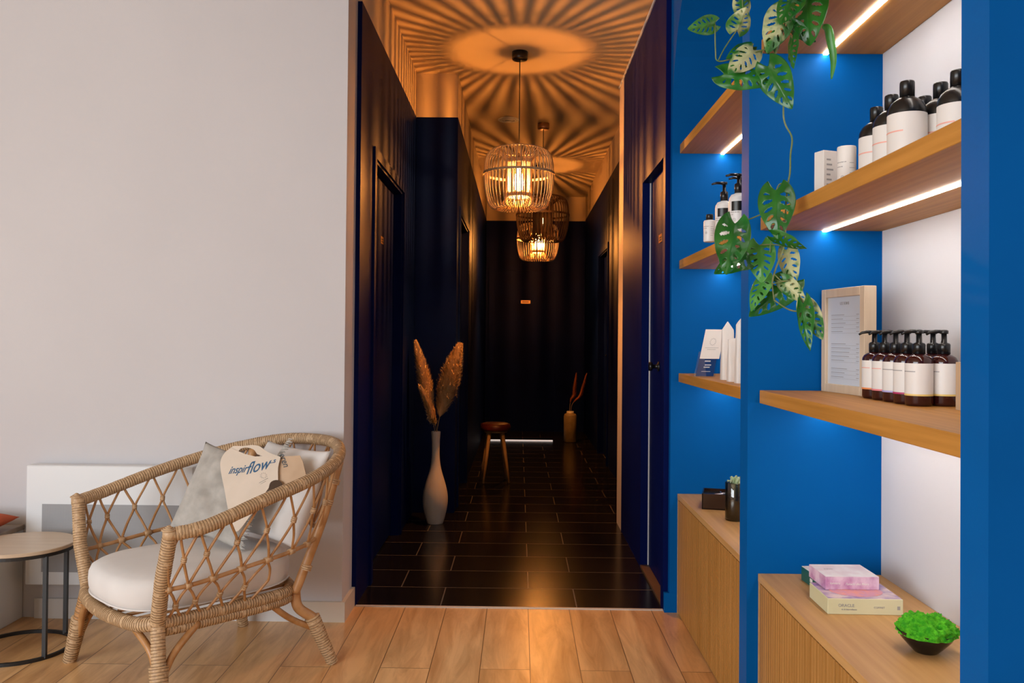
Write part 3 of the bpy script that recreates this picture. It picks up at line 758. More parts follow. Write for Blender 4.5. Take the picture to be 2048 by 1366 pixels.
# arm rail, wrapped, ends curl into the posts
MB().wrap([RIM[0]] + rim[1:], .0215, .0064, 14).build('arm_rail', M['wrap'], chair)
for s_ in (1, -1):
    top = Vector((.307, .379*s_, .582)); bot = Vector((.303, .289*s_, .287))
    q = MB(); q.wrap([top+Vector((0, 0, .004)), top.lerp(bot, .5)+Vector((.008, .004*s_, 0)), bot], (.0215, .0225), .0060, 14)
    # spiral knot on the corner
    for k, r_ in enumerate((.021, .015, .009, .004)):
        q.tube([(top.x+.006+r_*cos(a*pi/10)*.9, top.y+r_*sin(a*pi/10), top.z+.016+.0035*k) for a in range(20)], .0032, 6, closed=True)
    q.lathe([(.023, -.012), (.024, .008), (.018, .018), (0, .022)], tuple(top), 20, capt=False)
    q.build('front_post', M['wrap'], chair)
    ft = Vector((.330, .375*s_, 0))
    q = MB(); mid = bot.lerp(ft, .48)
    q.wrap([bot+Vector((0, 0, -.004)), mid], .0215, .0066, 12); q.build('leg', M['cane'] if s_ < 0 else M['wrap'], chair)
    leg = bpy.context.scene.objects[-1] if False else None
    q = MB(); q.wrap([mid+(bot-mid)*.12, mid, ft+Vector((0, 0, .001))], (.0285, .0225), .0066, 14); q.build('leg_sleeve', M['wrap'], chair)
    # rear leg curves out from the seat rail
    b0 = Vector((-.225, .238*s_, .285)); rf = Vector((-.341, .313*s_, 0)) if s_ > 0 else Vector((-.315, -.285, 0))
    q = MB().tube(cr([b0, b0+Vector((-.006, .012*s_, -.07)), b0.lerp(rf, .45)+Vector((-.004, .004*s_, .010)), b0.lerp(rf, .58)], 6), .0185, 12); q.build('leg', M['cane'], chair)
    q = MB().wrap([b0.lerp(rf, .42)+Vector((-.003, .003*s_, .008)), rf+Vector((0, 0, .001))], (.0275, .0195), .0064, 14); q.build('leg_sleeve', M['wrap'], chair)
    # back post: thick cane from the seat corner out to the arm rail
    tp = Vector((-.365, .305*s_, .735)); bp = Vector((-.238, .262*s_, .33))
    q = MB().tube(cr([bp+Vector((.02, -.012*s_, -.06)), bp, bp.lerp(tp, .5)+Vector((-.004, .01*s_, 0)), tp], 6), [.017]*19, 12)
    q.build('back_post', M['cane'], chair)
    for t in (.05, .62, .80): MB().wrap([bp.lerp(tp, t)+Vector((-.003, .008*s_, 0)), bp.lerp(tp, t+.045)+Vector((-.003, .008*s_, 0))], .0185, .005, 12).build('binding', M['binding'], chair)
    # braces
    q = MB(); q.tube(cr([mid+Vector((-.004, 0, -.045)), mid+Vector((-.05, -.01*s_, .04)), Vector((.17, .292*s_, .262))], 8), .0115, 10).build('brace', M['cane'], chair)
    MB().tube(cr([mid+Vector((0, -.004*s_, -.045)), mid+Vector((.004, -.05*s_, .05)), Vector((.335, .185*s_, .262))], 8), .0115, 10).build('brace', M['cane'], chair)
    MB().tube(cr([b0.lerp(rf, .55), b0.lerp(rf, .36)+Vector((.07, -.012*s_, 0)), Vector((-.10, .262*s_, .262))], 8), .0110, 10).build('brace', M['cane'], chair)
# seat frame: wrapped loop, bowed at the front
front = cr([(.303, .289, .287), (.338, .20, .274), (.358, .0, .270), (.338, -.20, .274), (.303, -.289, .287)], 10)
q = MB(); q.wrap(front, .0215, .0066, 12); q.build('front_rail', M['wrap'], chair)
q = MB(); q.wrap(rail, .0195, .0066, 12); q.wrap([W3(t/60*.34+.02, 0)+Vector((0, 0, -.026)) for t in range(0, 61)], .017, .0066, 10); q.wrap([W3(1-(t/60*.34+.02), 0)+Vector((0, 0, -.026)) for t in range(0, 61)], .017, .0066, 10)
q.build('seat_rail', M['wrap'], chair)
# seat deck of canes under the cushion
q = MB()
for k in range(9):
    y = -.24+.06*k; q.tube([(-.245+.03*abs(y), y, .283), (.335-.25*y*y, y, .283)], .006, 6)
q.build('seat_deck', M['cane'], chair)
# middle rail and diamond lattice
NC = 22; VM = .40; VK = .70; VL = .19
q = MB().tube([W3(.012+.976*i/140, VM+.02*sin(pi*min(1, i/25))*0) for i in range(141)], .0075, 8); q.build('middle_rail', M['cane'], chair)
lat = MB()
def strand(k, sgn, lo):
    c = (k+.5)/NC; h = .5/NC*sgn
    g = .0042/2.0*sgn             # bound strands lie side by side
    pts = [(c+g*.3, .985), (c+h*.42, .87), (c+h-g*.8, VK+.03), (c+h-g*.8, VK-.03), (c+h*.5, .55), (c+g*.6, VM+.02)]
    if lo: pts += [(c+g*.6, VM-.02), (c+h*.55, .30), (c+h-g*.8, VL+.02), (c+h-g*.8, VL-.02), (c+h*.5, .08), (c+g, .0)]
    P = []
    for j, (a, v) in enumerate(pts):
        w = W3(a, v); P.append(w)
    lat.tube(cr(P, 5), .0047, 6)
for k in range(NC):
    lo = k < 5 or k >= NC-5
    for sg in (1, -1):
        if 0 < (k+.5+.5*sg) < NC: strand(k, sg, lo)
        elif sg: 
            c = (k+.5)/NC; e = .004 if sg < 0 else .996
            lat.tube(cr([W3(c, .985), W3((c+e)/2, .86), W3(e+.006*(1 if sg < 0 else -1), VK), W3((c+e)/2, .55), W3(c, VM), W3((c+e)/2, .3), W3(e+.006*(1 if sg < 0 else -1), VL), W3((c+e)/2, .09), W3(c, 0)], 5), .0047, 6)
    c = (k+.5)/NC
    a = W3(c-.006, VM); b2 = W3(c+.006, VM); MB().tube([a, b2], .0112, 8).build('binding', M['binding'], chair)
for k in range(1, NC):
    c = k/NC; MB().wrap([W3(c, VK+.022), W3(c, VK-.022)], .0092, .004, 8, amp=.0008).build('binding', M['binding'], chair)
    if k <= 4 or k >= NC-4: MB().wrap([W3(c, VL+.022), W3(c, VL-.022)], .0092, .004, 8, amp=.0008).build('binding', M['binding'], chair)
lat.build('cane_lattice', M['cane'], chair)

# ---------------------------------------------------------------- cushions
M['linen'] = noisy(mat('white cotton cushion', (.70, .68, .67), .85, spec=.15), (.68, .66, .65), (.72, .70, .69), (8, 8, 8), 2, bump=.12, bscale=900)
M['greylinen'] = noisy(mat('grey linen', (.42, .40, .37), .9, spec=.1), (.37, .355, .33), (.47, .45, .42), (20, 20, 20), 3, bump=.25, bscale=700)
def loc2w(v): return AC + af*v[0] + as_*v[1] + Vector((0, 0, v[2]))
# seat cushion: slab with a rounded plan, piping seam
def plan(a):
    c, s_ = cos(a), sin(a)
    rx = .345 if c > 0 else .300
    e = 2/3.0
    return Vector((.025+rx*abs(c)**e*(1 if c > 0 else -1), .268*abs(s_)**e*(1 if s_ > 0 else -1)*(1.0+.06*c), 0))
n = 96; prof = [(.70, .0), (.93, .003), (.985, .014), (1.0, .035), (1.005, .055), (1.0, .078), (.975, .096), (.92, .108), (.80, .116), (.6, .121), (.35, .124), (.12, .125)]
vs = []
for f_, z in prof:
    for i in range(n):
        p = plan(2*pi*i/n)*f_; p.x += .025*(1-f_)
        w = noise.noise(Vector((p.x*7, p.y*7, z*10)))*.006*(1 if z > .05 else 0)
        vs.append((p.x, p.y, .298+z+w+ (.010*max(0, -p.x) if z > .05 else 0)))
fs = [(j*n+i, j*n+(i+1) % n, (j+1)*n+(i+1) % n, (j+1)*n+i) for j in range(len(prof)-1) for i in range(n)]+[tuple(range((len(prof)-1)*n, len(prof)*n)), tuple(range(n-1, -1, -1))]
b = MB(); b.add(vs, fs, 0, True); b.sm[-1] = False
sc_ = b.build('seat_cushion', M['linen'], None, AC, (0, 0, AA)); tag(sc_, 'thick white seat cushion lying in the rattan armchair', 'cushion')
b = MB()
for f_, z in ((.99, .297+.014),): b.tube([tuple(plan(2*pi*i/n)*f_ + Vector((0, 0, z))) for i in range(n)], .0035, 6, closed=True)
b.build('piping', M['linen'], sc_)

def pillow(name, w, h, d, mat_, c, xdir, ydir, lab, cat, seedv=0, n=36, grp=None, dog=1.0, wr=.010, fringe=None):
    """soft pillow: xdir, ydir span its face, thickness along their cross product; origin at its centre"""
    X = Vector(xdir).normalized(); Z = X.cross(Vector(ydir)).normalized(); Y = Z.cross(X)
    b = MB(); vs = []; fs = []
    for sd in (1, -1):
        o = len(vs)
        for j in range(n+1):
            for i in range(n+1):
                u, v = 2*i/n-1, 2*j/n-1
                ex = 1-.10*(1-v*v)*0-.07*(1-abs(v)**2.5)*dog*abs(u)**6; ey = 1-.07*(1-abs(u)**2.5)*dog*abs(v)**6
                th = ((1-u**4)*(1-v**4))**.55 * (.75+.25*(1-u*u)*(1-v*v))
                k = noise.noise(Vector((u*2.3+seedv, v*2.3, sd*3+seedv)))*wr*1.6 + noise.noise(Vector((u*1.2+v*5+seedv, v*1.3-u*2, sd+seedv)))*wr*.8
                p = X*(u*w/2*ex) + Y*(v*h/2*ey) + Z*sd*(th*d/2 + k*th)
                vs.append(p)
        for j in range(n):
            for i in range(n):
                a = o+j*(n+1)+i; q_ = (a, a+1, a+n+2, a+n+1); fs.append(q_ if sd > 0 else q_[::-1])
    b.add(vs, fs, 0, True)
    o = b.build(name, mat_, None, c); tag(o, lab, cat, grp)
    import bmesh
    bm = bmesh.new(); bm.from_mesh(o.data); bmesh.ops.remove_doubles(bm, verts=bm.verts, dist=.0004); bmesh.ops.recalc_face_normals(bm, faces=bm.faces); bm.to_mesh(o.data); bm.free()
    if fringe:
        q = MB(); rnd = random.Random(5)
        for sx in (1,):
            for k in range(90):
                v = -1+2*k/69; ex = 1-.07*(1-abs(v)**2.5)
                p = X*(sx*w/2*ex*.99)+Y*(v*h/2)
                t = p+X*sx*(.016+.010*rnd.random())+Y*(rnd.random()-.5)*.012+Z*(rnd.random()-.5)*.012
                q.tube([p, p.lerp(t, .5)+Z*(rnd.random()-.5)*.006, t], [.0016, .0022, .0012], 4)
        q.build('fringe', fringe, o)
    return o
# white back pillow leaning on the chair back
pc = loc2w((-.262, .075, .605)); 
back_dir = (af*-.40 + Vector((0, 0, .92))).normalized()
pillow('back_pillow', .44, .37, .12, M['linen'], pc, as_+af*.0, back_dir, 'white back pillow leaning against the rear of the rattan armchair', 'pillow', 3)
pn = (af*.84+as_*.54).normalized(); px_dir = (as_*.84-af*.54).normalized()     # the grey pillow is turned towards the room
pc2 = loc2w((-.065, -.010, .608))
_u = (pn*-.36 + Vector((0, 0, .93))).normalized(); _q = radians(13)
pillow('fringed_pillow', .30, .335, .085, M['greylinen'], pc2, px_dir*cos(_q)-_u*sin(_q), _u*cos(_q)+px_dir*sin(_q), 'grey linen pillow with fringed edge in the armchair, behind the printed bag', 'pillow', 9, fringe=noisy(mat('grey fringe', (.52, .50, .46), .9), (.46, .44, .40), (.58, .56, .52), (60, 60, 60), 2))

# printed tote bag draped over the grey pillow
M['canvas'] = noisy(mat('cream canvas', (.66, .57, .48), .85, spec=.15), (.64, .555, .465), (.68, .59, .50), (12, 12, 12), 2, bump=.15, bscale=900)
M['kraft'] = noisy(mat('tan canvas side', (.52, .37, .25), .85, spec=.15), (.49, .345, .23), (.55, .395, .27), (12, 12, 12), 2, bump=.15, bscale=900)
M['ink'] = mat('blue ink', (.01, .085, .20), .6)
M['inkdark'] = mat('dark grey ink', (.06, .07, .08), .6)
BO = pc2 + pn*.075 + Vector((0, 0, .03))                   # a point on the bag front
bn = (pn*.92 + Vector((0, 0, .40))).normalized()
def onbag(x, y, off=0.0):
    d = AX*((x-PX)/FPX) + AY*(-(y-PY)/FPX) + _f
    return EYE + d*(((BO-EYE).dot(bn)+off)/d.dot(bn)) - BO
def sheet(name, polys, mat_, parent, th=.004, off=0.0, curl=None):
    b = MB()
    for outline in polys:
        n = len(outline); A = [onbag(x, y, off)+(curl(x, y) if curl else Vector()) for x, y in outline]; B_ = [p-bn*th for p in A]
        b.add(A+B_, [tuple(range(n)), tuple(range(2*n-1, n-1, -1))]+[(i, (i+1) % n, n+(i+1) % n, n+i) for i in range(n)])
    o = b.build(name, mat_, parent); return o
bag = empty('tote_bag', BO); tag(bag, 'cream canvas tote bag with blue script lettering draped over the grey pillow', 'tote bag')
def c2(pts, n=6): return [(p.x, p.y) for p in cr([(a, c, 0) for a, c in pts], n)]
left = c2([(503, 1028), (474, 1063), (462, 1040), (455, 1014), (449, 980), (442, 945), (441, 922), (449, 906), (461, 896)])
right = c2([(561, 914), (556, 935), (556, 960)], 3)
low = c2([(540, 972), (520, 1000), (503, 1028)], 3)
sheet('front_panel', [left + [(476, 902), (490, 908), (510, 913), (530, 912), (545, 908)] + right + low], M['canvas'], bag)
# handle loop above the panel
sheet('handle', [c2([(461, 896), (468, 892), (486, 892), (505, 890), (520, 893), (532, 902), (545, 908)])+[(545, 916), (530, 914)] + c2([(514, 908), (507, 899), (494, 895), (482, 897), (477, 902)])+[(470, 904)]], M['canvas'], bag, off=-.003)
sheet('side_panel', [[(561, 913), (600, 911), (606, 925), (612, 950), (608, 962), (585, 970), (566, 978), (556, 960), (556, 935)]], M['kraft'], bag, off=-.012)
sheet('handle_opening', [c2([(537, 978), (541, 965), (552, 960), (562, 964), (564, 972), (556, 980), (545, 984), (537, 978)])], mat('dark inside of bag', (.055, .028, .012), .8), bag, off=.002, th=.002)
def bagtext(body, size, px, py, rot, mat_, off=.0006, parent=None, shear=.35, sq=1.0):
    p = onbag(px, py, off); r = onbag(px+10, py, off)-p; X = r.normalized(); Zb = bn; Yb = Zb.cross(X).normalized()
    Mm = Matrix((X, Yb, Zb)).transposed().to_4x4(); Mm.translation = p
    Mm = Mm @ Matrix.Rotation(radians(rot), 4, 'Z') @ Matrix.Diagonal((sq, 1, 1, 1))
    return text_mesh(body, size, 'lettering', mat_, parent, Mm, shear=shear, bold=.0003)
fp = [o for o in bag.children if o.name.startswith('front_panel')][0]
sp_ = [o for o in bag.children if o.name.startswith('side_panel')][0]
bagtext('inspir', .040, 474, 946, 6, M['ink'], parent=fp, sq=.78, shear=.6)
bagtext('flow', .060, 514, 943, 15, M['ink'], parent=fp, sq=.85, shear=.6)
bagtext('..s', .026, 545, 926, 8, M['ink'], parent=fp)
bagtext('eren', .034, 563, 922, -62, M['inkdark'], off=-.0114, parent=sp_, sq=.9)
b = MB()
for k in range(10):
    a = 2*pi*k/10; x, y = 527+4.2*cos(a), 951+4.2*sin(a)
    p = onbag(x, y, .0008); b.tube([p, onbag(527+7.5*cos(a+.3), 951+6*sin(a+.3), .0008)], .0005, 4)
b.tube([onbag(518, 966, .0008), onbag(536, 956, .0008)], .0006, 4).tube([onbag(521, 968, .0008), onbag(532, 962, .0008)], .0005, 4)
b.build('printed_emblem', M['grey'], fp)

# ---------------------------------------------------------------- round side table
tb = empty('side_table', (-1.885, 3.255, 0)); tag(tb, 'round side table with pale wooden top on black metal ring frame', 'side table')
MB().lathe([(0, .388), (.186, .388), (.188, .390), (.188, .400), (.186, .402), (0, .402)], n=72, capb=False, capt=False, smooth=False).build('table_top', wood('pale ash table top', (.52, .40, .29), (.63, .51, .38), 'x', .38, 25), tb)
def ringm(r, z, hh, t):
    n = 72; q = MB(); vs = []
    for k in range(n):
        a = 2*pi*k/n
        for rr, zz in ((r-t, -hh), (r+t, -hh), (r+t, hh), (r-t, hh)): vs.append((rr*cos(a), rr*sin(a), z+zz))
    q.add(vs, [(4*k+j, 4*k+(j+1) % 4, 4*((k+1) % n)+(j+1) % 4, 4*((k+1) % n)+j) for k in range(n) for j in range(4)]); return q
ringm(.181, .382, .006, .006).build('top_ring', M['blackmetal'], tb)
ringm(.181, .006, .006, .006).build('base_ring', M['blackmetal'], tb)
for a in (-34, 60, 150, 240):
    x, y = .181*cos(radians(a)), .181*sin(radians(a))
    MB().box((x-.007, y-.007, .006), (x+.007, y+.007, .378)).build('leg', M['blackmetal'], tb)

# ---------------------------------------------------------------- radiator
rd = empty('panel_radiator', (-1.69, 3.60, .158)); tag(rd, 'white electric panel radiator with grey perforated grille on the white wall', 'radiator')
M['radwhite'] = mat('white enamel', (.74, .77, .80), .35)
MB().box((-.345, -.060, 0), (.350, .0, .494), 0, .004).build('casing', M['radwhite'], rd)
M['mesh'] = mat('perforated grille', (.30, .31, .33), .5)
nt = M['mesh'].node_tree; tc = nt.nodes.new('ShaderNodeTexCoord'); vo = nt.nodes.new('ShaderNodeTexVoronoi'); vo.inputs['Scale'].default_value = 330; vo.inputs['Randomness'].default_value = 0
mp = nt.nodes.new('ShaderNodeMapping'); mp.inputs['Scale'].default_value = (1, .001, 1)
L(M['mesh'], tc.outputs['Object'], mp.inputs[0]); L(M['mesh'], mp.outputs[0], vo.inputs['Vector'])
rp = nt.nodes.new('ShaderNodeValToRGB'); rp.color_ramp.elements[0].position = .25; rp.color_ramp.elements[0].color = (.16, .16, .17, 1); rp.color_ramp.elements[1].position = .4; rp.color_ramp.elements[1].color = (.38, .39, .41, 1)
L(M['mesh'], vo.outputs['Distance'], rp.inputs[0]); L(M['mesh'], rp.outputs[0], nt.nodes['Principled BSDF'].inputs['Base Color'])
g = MB().box((-.276, -.0615, .055), (.292, -.0602, .335)).build('grille', M['mesh'], rd)
MB().box((-.345, -.060, -.0), (.35, -.059, .0)).build('edge', M['radwhite'], rd) if False else None
for x in (-.25, .25): MB().box((x-.02, .0, .05), (x+.02, .02, .44)).build('bracket', M['blackmetal'], rd)

# ---------------------------------------------------------------- white bench box with orange cushion at the left edge
bx_ = empty('storage_bench', (-2.49, 3.30, 0)); tag(bx_, 'white box bench with grey wooden seat board at the left edge', 'bench')
MB().box((-.42, -.42, .0), (.405, .315, .372), 0, .002).build('body', M['radwhite'], bx_)
MB().box((-.43, -.43, .372), (.410, .315, .392), 0, .002).build('seat_board', wood('grey brown board', (.30, .24, .19), (.40, .33, .27), 'x', .5, 30), bx_)
M['orange'] = noisy(mat('rust orange velvet', (.50, .085, .02), .8), (.46, .075, .018), (.56, .10, .025), (15, 15, 15), 3, bump=.1, bscale=600)
pillow('orange_cushion', .41, .36, .085, M['orange'], (-2.262, 3.36, .392+.046), (1, 0, 0), (0, 1, 0), 'rust orange cushion lying flat on the white bench', 'cushion', 5, wr=.003)

# ---------------------------------------------------------------- vase with pampas grass
VB = onz(870, 1046, 0)
vz = empty('floor_vase', VB); tag(vz, 'tall white bottle shaped floor vase with slender neck on the dark tiles', 'vase')
VH = .585
pf = [(0, .0), (.045, 0), (.052, .004), (.066, .05), (.078, .11), (.081, .155), (.077, .20), (.064, .255), (.047, .31), (.034, .36), (.027, .41), (.025, .46), (.026, .52), (.029, .565), (.030, VH), (.027, VH+.001), (.023, .55), (.02, .40), (0, .39)]
MB().lathe([(p.x, p.z) for p in cr([(a, 0, c) for a, c in pf], 3)], n=48, capb=False, capt=False).build('vase_body', noisy(mat('matt white ceramic', (.62, .56, .50), .55), (.80, .72, .62), (.84, .76, .66), (5, 5, 5), 2), vz)
M['plume'] = noisy(mat('golden pampas plume', (.9, .7, .4), .9, spec=.1), (.74, .54, .28), (.95, .76, .48), (40, 40, 15), 3)
M['stalk'] = mat('dry stalk', (.42, .30, .14), .7)
def pampas(base, pts, wid, ns, seedv, lab, mp_, name='pampas_grass', grp=None, sl=1.0):
    rnd = random.Random(seedv)
    root = empty(name, base); tag(root, lab, 'dried grass', grp, kind='thing')
    path = cr([Vector(p)-Vector(base) for p in pts], 10)
    MB().tube(path, [.0022]*len(path), 6).build('stalk', M['stalk'], root)
    P = resample(path, .004); n0 = int(len(P)*.30); b = MB()
    for k in range(ns):
        t = rnd.random()**.9; i = min(int(n0+(len(P)-n0-1)*t), len(P)-2); p = P[i]; ax = (P[i+1]-P[i]).normalized()
        w = wid*(sin(pi*min(1, .12+.80*t))**.8)*(1-.35*t)
        a = rnd.random()*2*pi; side = ax.orthogonal().normalized(); side = Matrix.Rotation(a, 3, ax) @ side
        ln = (.05+.045*rnd.random())*(1-.4*t)*sl; out = w*(.35+.65*rnd.random())
        q0 = p; q1 = p+ax*ln*.35+side*out*.55; q2 = p+ax*ln*.75+side*out*.95; q3 = p+ax*ln*(.95)+side*out*1.15+Vector((0, 0, -.010*rnd.random()*(1+2*(rnd.random() < .2))))
        wv = ax.cross(side)*(.0016+.0012*rnd.random())
        vs = [q0-wv*.5, q0+wv*.5, q1-wv, q1+wv, q2-wv*.9, q2+wv*.9, q3]
        b.add(vs, [(0, 1, 3, 2), (2, 3, 5, 4), (4, 5, 6)], 0, True)
    b.build('plume', mp_, root)
    return root
vt = VB+Vector((0, 0, VH))
g3 = 'pampas stems in the white floor vase'
def up(px, py, dy=0): return at(px, py, VB.y+dy)
pampas(vt+Vector((-.006, 0, -.10)), [vt+Vector((-.006, 0, -.10)), vt+Vector((-.010, .004, .02)), up(857, 800), up(846, 745), up(833, 692)], .062, 6500, 1, 'pampas plume leaning left in the white floor vase', M['plume'], grp=g3)
pampas(vt+Vector((.006, -.004, -.10)), [vt+Vector((.006, -.004, -.10)), vt+Vector((.010, .0, .03)), up(888, 800), up(902, 745), up(917, 697)], .088, 8500, 2, 'fuller pampas plume leaning right in the white floor vase', M['plume'], grp=g3)
pampas(vt+Vector((.0, .006, -.10)), [vt+Vector((.0, .006, -.10)), vt+Vector((.000, .006, .03)), up(866, 838, -.07), up(857, 808, -.12), up(843, 778, -.16)], .038, 1800, 4, 'short pampas plume low at the left of the white floor vase', M['plume'], grp=g3)

# ---------------------------------------------------------------- stool and second vase deep in the corridor
st = empty('wooden_stool', (-.19, 7.16, 0)); tag(st, 'small wooden stool with dark red seat halfway down the dark corridor', 'stool')
M['redseat'] = mat('dark red leather', (.12, .018, .008), .4); M['beech'] = wood('golden beech', (.38, .23, .09), (.50, .32, .14), 'z', .4, 40)
MB().lathe([(0, .425), (.115, .425), (.125, .432), (.128, .455), (.122, .478), (.10, .486), (0, .488)], n=40, capb=False, capt=False).build('seat', M['redseat'], st)
MB().lathe([(0, .41), (.10, .41), (.10, .426), (0, .426)], n=32, capb=False, capt=False).build('seat_base', M['beech'], st)
for a in (-38, 52, 142, 232):
    c, s_ = cos(radians(a)), sin(radians(a)); MB().tube([(c*.075, s_*.075, .415), (c*.150, s_*.150, .001)], [.016, .011], 12).build('leg', M['beech'], st)
v2 = onz(1140, 884, 0)
vv = empty('stoneware_vase', v2); tag(vv, 'olive brown cylindrical vase with pale neck at the corridor end', 'vase')
M['olive'] = noisy(mat('olive stoneware', (.22, .16, .07), .6), (.19, .135, .055), (.26, .19, .09), (12, 12, 12), 3)
MB().lathe([(0, 0), (.066, 0), (.072, .008), (.074, .30), (.066, .322), (.042, .330), (.040, .352), (.036, .354), (.034, .30), (0, .29)], n=36, capb=False, capt=False).build('vase_body', M['olive'], vv)
MB().lathe([(.0415, .333), (.0415, .352), (.0385, .3555)], n=36, capb=False, capt=False).build('neck_rim', M['label'], vv)
t2 = v2+Vector((0, 0, .35)); M['rust'] = mat('rust dried grass', (.30, .085, .035), .9)
pampas(t2+Vector((-.01, 0, -.05)), [t2+Vector((-.01, 0, -.05)), t2+Vector((0, 0, .10)), at(1147, 790, v2.y), at(1152, 752, v2.y)], .030, 1200, 6, 'rust red dried plume, left one in the olive vase', M['rust'], name='dried_grass', grp='dried plumes in the olive vase')
pampas(t2+Vector((.01, 0, -.05)), [t2+Vector((.01, 0, -.05)), t2+Vector((.02, 0, .08)), at(1160, 790, v2.y), at(1172, 752, v2.y)], .026, 1000, 7, 'rust red dried plume leaning right in the olive vase', M['rust'], name='dried_grass', grp='dried plumes in the olive vase')

# ---------------------------------------------------------------- hanging vine
M['leaf'] = noisy(mat('glossy green leaf', (.010, .13, .012), .3, spec=.5), (.006, .085, .008), (.02, .18, .02), (14, 14, 14), 3, lo=.35, hi=.7)
M['varieg'] = noisy(mat('variegated green and cream leaf', (.2, .3, .1), .35, spec=.5), (.03, .17, .03), (.48, .52, .28), (16, 16, 16), 3, lo=.46, hi=.56)
M['lightleaf'] = noisy(mat('fresh green leaf', (.05, .26, .04), .35, spec=.5), (.035, .20, .025), (.10, .36, .07), (14, 14, 14), 3)
M['stem'] = noisy(mat('green vine stem', (.12, .20, .05), .5), (.09, .17, .04), (.22, .24, .10), (40, 40, 40), 3)
for k in ('leaf', 'varieg', 'lightleaf'):
    M[k].node_tree.nodes['Principled BSDF'].inputs['Subsurface Weight'].default_value = 0
def leaf_grid(holes=True, nu=44, nv=60):
    """flat leaf: v runs base->tip 0..1, u -1..1 across; returns verts (x across, y along) and faces with holes cut between veins"""
    def half(v): return (sin(pi*min(1, v*.98+.02)**.62))**.75*(1-.18*v)
    V = []; F = []
    for j in range(nv+1):
        v = j/nv
        for i in range(nu+1):
            u = 2*i/nu-1
            V.append((u*half(v)*.5, v - .10*(1-v)**3*(abs(u)**1.4)*2.2, abs(u), v))
    for j in range(nv):
        for i in range(nu):
            u = 2*(i+.5)/nu-1; v = (j+.5)/nv; a = abs(u)
            if holes and .18 < a < .80 and .12 < v < .86:
                s_ = v - a*.16           # veins sweep towards the tip
                ph = (s_*6.2 + (.35 if u > 0 else 0)) % 1.0
                m_ = abs(ph-.5)/.20; r_ = abs((a-.46)/.25)
                if m_*m_ + r_*r_ < 1: continue
            F.append((j*(nu+1)+i, j*(nu+1)+i+1, (j+1)*(nu+1)+i+1, (j+1)*(nu+1)+i))
    return V, F
LG = (leaf_grid(True), leaf_grid(False, 20, 28))
vine = empty('hanging_vine', (.76, 2.15, 2.08))
tag(vine, 'trailing green swiss cheese vine with holed leaves hanging from the top shelf', 'plant')
VO = Vector((.76, 2.15, 2.08))
def leaf(base, tip, wid, mt, seedv, Yb=2.12, Yt=2.12, fold=.35, droop=.12, twist=0.0, holes=True):
    B_ = at(base[0], base[1], Yb); T_ = at(tip[0], tip[1], Yt); ax = T_-B_; ln = ax.length; ax.normalize()
    view = (EYE-B_).normalized(); nz = (view-ax*view.dot(ax)).normalized()
    nz = Matrix.Rotation(twist, 3, ax) @ nz
    X = ax.cross(nz).normalized(); wm = wid/FPX*((Yb+Yt)/2)/max(.3, abs(cos(twist)))
    V, F = LG[0] if holes else LG[1]; vs = []
    for x, y, a, v in V:
        rip = .05*sin(v*19+seedv)*a*.18
        z = -fold*abs(x)*wm*1.0 + (droop*ln)*(sin(pi*v)*.6) + rip*wm + noise.noise(Vector((x*4+seedv, y*4, seedv)))*.04*ln
        vs.append(B_-VO + ax*(y*ln) + X*(x*wm/.5*.5*1.05) + nz*z)
    used = sorted({i for f in F for i in f}); mpz = {o_: n_ for n_, o_ in enumerate(used)}
    b = MB(); b.add([vs[i] for i in used], [tuple(mpz[i] for i in f) for f in F], 0, True)
    # midrib
    o = b.build('leaf', M[mt], vine)
    md = o.modifiers.new('thickness', 'SOLIDIFY'); md.thickness = .0006; md.offset = 0
    return o
LV = [((1430, 47), (1375, 58), 40, 'lightleaf', .3, .0), ((1474, 62), (1492, 14), 48, 'varieg', .4, .3), ((1487, 22), (1476, -28), 36, 'varieg', .5, .2),
      ((1568, 20), (1534, 106), 62, 'varieg', .45, -.1), ((1612, -18), (1620, 92), 82, 'leaf', .3, .1), ((1583, 52), (1632, 84), 30, 'leaf', .3, .6),
      ((1584, 80), (1588, 138), 22, 'leaf', .3, .9), ((1507, 100), (1456, 148), 52, 'varieg', .4, .2), ((1447, 148), (1544, 168), 52, 'leaf', .2, -.5),
      ((1500, 92), (1452, 118), 30, 'leaf', .3, .5), ((1536, 132), (1584, 218), 68, 'leaf', .3, .1), ((1552, 380), (1556, 478), 74, 'leaf', .3, .05),
      ((1470, 446), (1452, 550), 72, 'leaf', .3, -.1), ((1505, 508), (1428, 548), 50, 'leaf', .2, .5), ((1520, 490), (1524, 566), 60, 'lightleaf', .3, .0),
      ((1548, 473), (1614, 497), 28, 'leaf', .3, .8), ((1573, 500), (1590, 574), 42, 'varieg', .4, .2), ((1582, 562), (1498, 634), 66, 'leaf', .3, .15),
      ((1528, 556), (1502, 622), 36, 'lightleaf', .5, .4), ((1565, 562), (1614, 606), 36, 'varieg', .4, .2), ((1610, 610), (1646, 680), 44, 'varieg', .4, .1),
      ((1606, 606), (1620, 702), 34, 'leaf', .5, .5), ((1545, 100), (1548, 60), 30, 'leaf', .4, .4), ((1590, -10), (1560, 50), 50, 'leaf', .3, .3)]
rnd = random.Random(11)
for i, (a, c, w, mt, fo, tw) in enumerate(LV):
    d = (rnd.random()-.5)*.07
    leaf(a, c, w, mt, i*1.7, 2.12+d, 2.12+d-.03, fo, .10, tw)
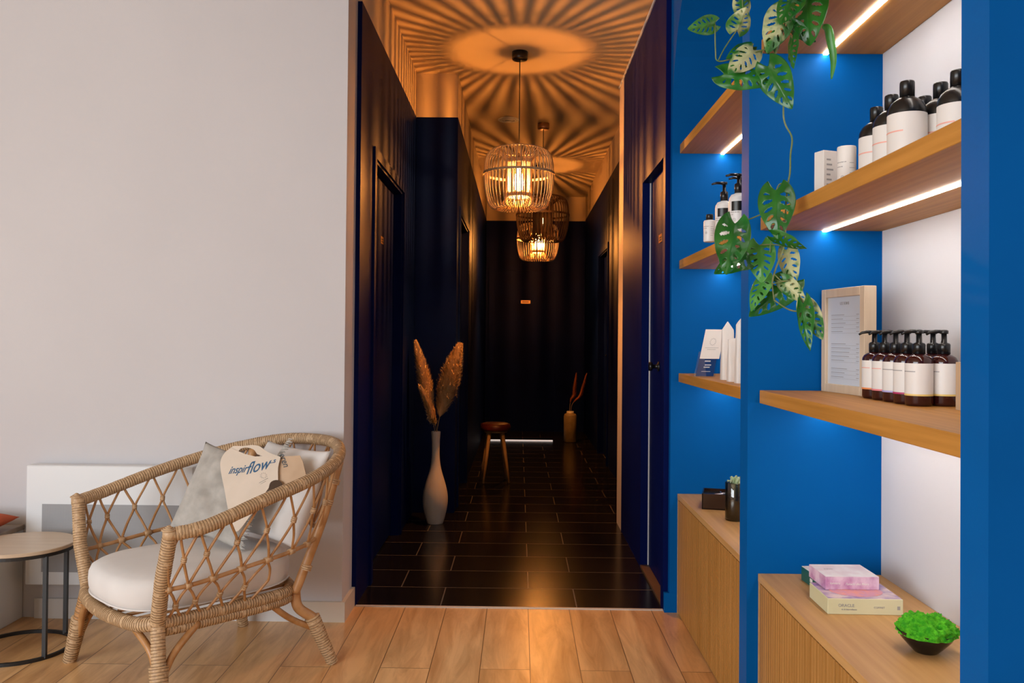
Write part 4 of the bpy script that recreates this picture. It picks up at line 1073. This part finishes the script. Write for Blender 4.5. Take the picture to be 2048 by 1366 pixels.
# curled leaf at the right
cl = MB(); P = cr([at(1646, 52, 2.13), at(1656, 58, 2.12), at(1661, 80, 2.12), at(1667, 120, 2.12), at(1663, 158, 2.12)], 6)
cl.tube([p-VO for p in P], [.002+.009*sin(pi*min(1, .1+i/(len(P)-1)*.9))**.8 for i in range(len(P))], 10, flat=.4); cl.build('leaf', M['lightleaf'], vine)
sm = MB()
def st_(pts, r, Y=2.12): sm.tube([p-VO for p in cr([at(x, y, Y+(q[0] if q else 0)) for x, y, *q in pts], 6)], r, 8)
st_([(1600, -60), (1596, -20), (1580, 10), (1566, 60), (1553, 100), (1548, 128), (1552, 160), (1566, 192), (1567, 232), (1572, 252), (1584, 276), (1581, 310), (1580, 345), (1576, 368), (1572, 410), (1570, 470), (1566, 500), (1556, 525), (1548, 548), (1544, 568)], .0022)
st_([(1578, 368), (1560, 368), (1552, 382)], .0016)
st_([(1556, 90), (1510, 105), (1470, 116), (1436, 122), (1431, 100), (1430, 47)], .0017)
st_([(1436, 122), (1450, 95), (1474, 60)], .0015)
st_([(1580, 10), (1572, 16), (1568, 20)], .0015); st_([(1596, -20), (1610, -22), (1612, -18)], .0016)
st_([(1570, 432), (1530, 428), (1505, 436), (1478, 447)], .0017)
st_([(1566, 492), (1545, 489), (1520, 490)], .0016); st_([(1569, 470), (1556, 472), (1548, 474)], .0014); st_([(1566, 500), (1570, 500), (1573, 502)], .0013)
st_([(1545, 476), (1541, 486), (1540, 505)], .0013)
st_([(1548, 548), (1560, 560), (1566, 562)], .0014); st_([(1544, 568), (1570, 562), (1582, 562)], .0014)
st_([(1548, 600), (1575, 618), (1596, 622), (1610, 610)], .0018); st_([(1544, 568), (1546, 585), (1548, 600)], .0016)
st_([(1596, -60), (1640, 0), (1646, 52)], .0014); st_([(1490, -60), (1485, 0), (1487, 22)], .0014); st_([(1562, 60), (1580, 70), (1584, 80)], .0012)
sm.build('stem', M['stem'], vine)
# pot of the vine on the top shelf
pt = MB().lathe([(0, 0), (.045, 0), (.050, .004), (.062, .10), (.064, .105), (.060, .105), (.056, .085), (0, .083)], n=40, capb=False, capt=False)
pt.build('pot', mat('white ceramic pot', (.7, .7, .7), .4), vine, (.02, -.01, -.003))
#PART4
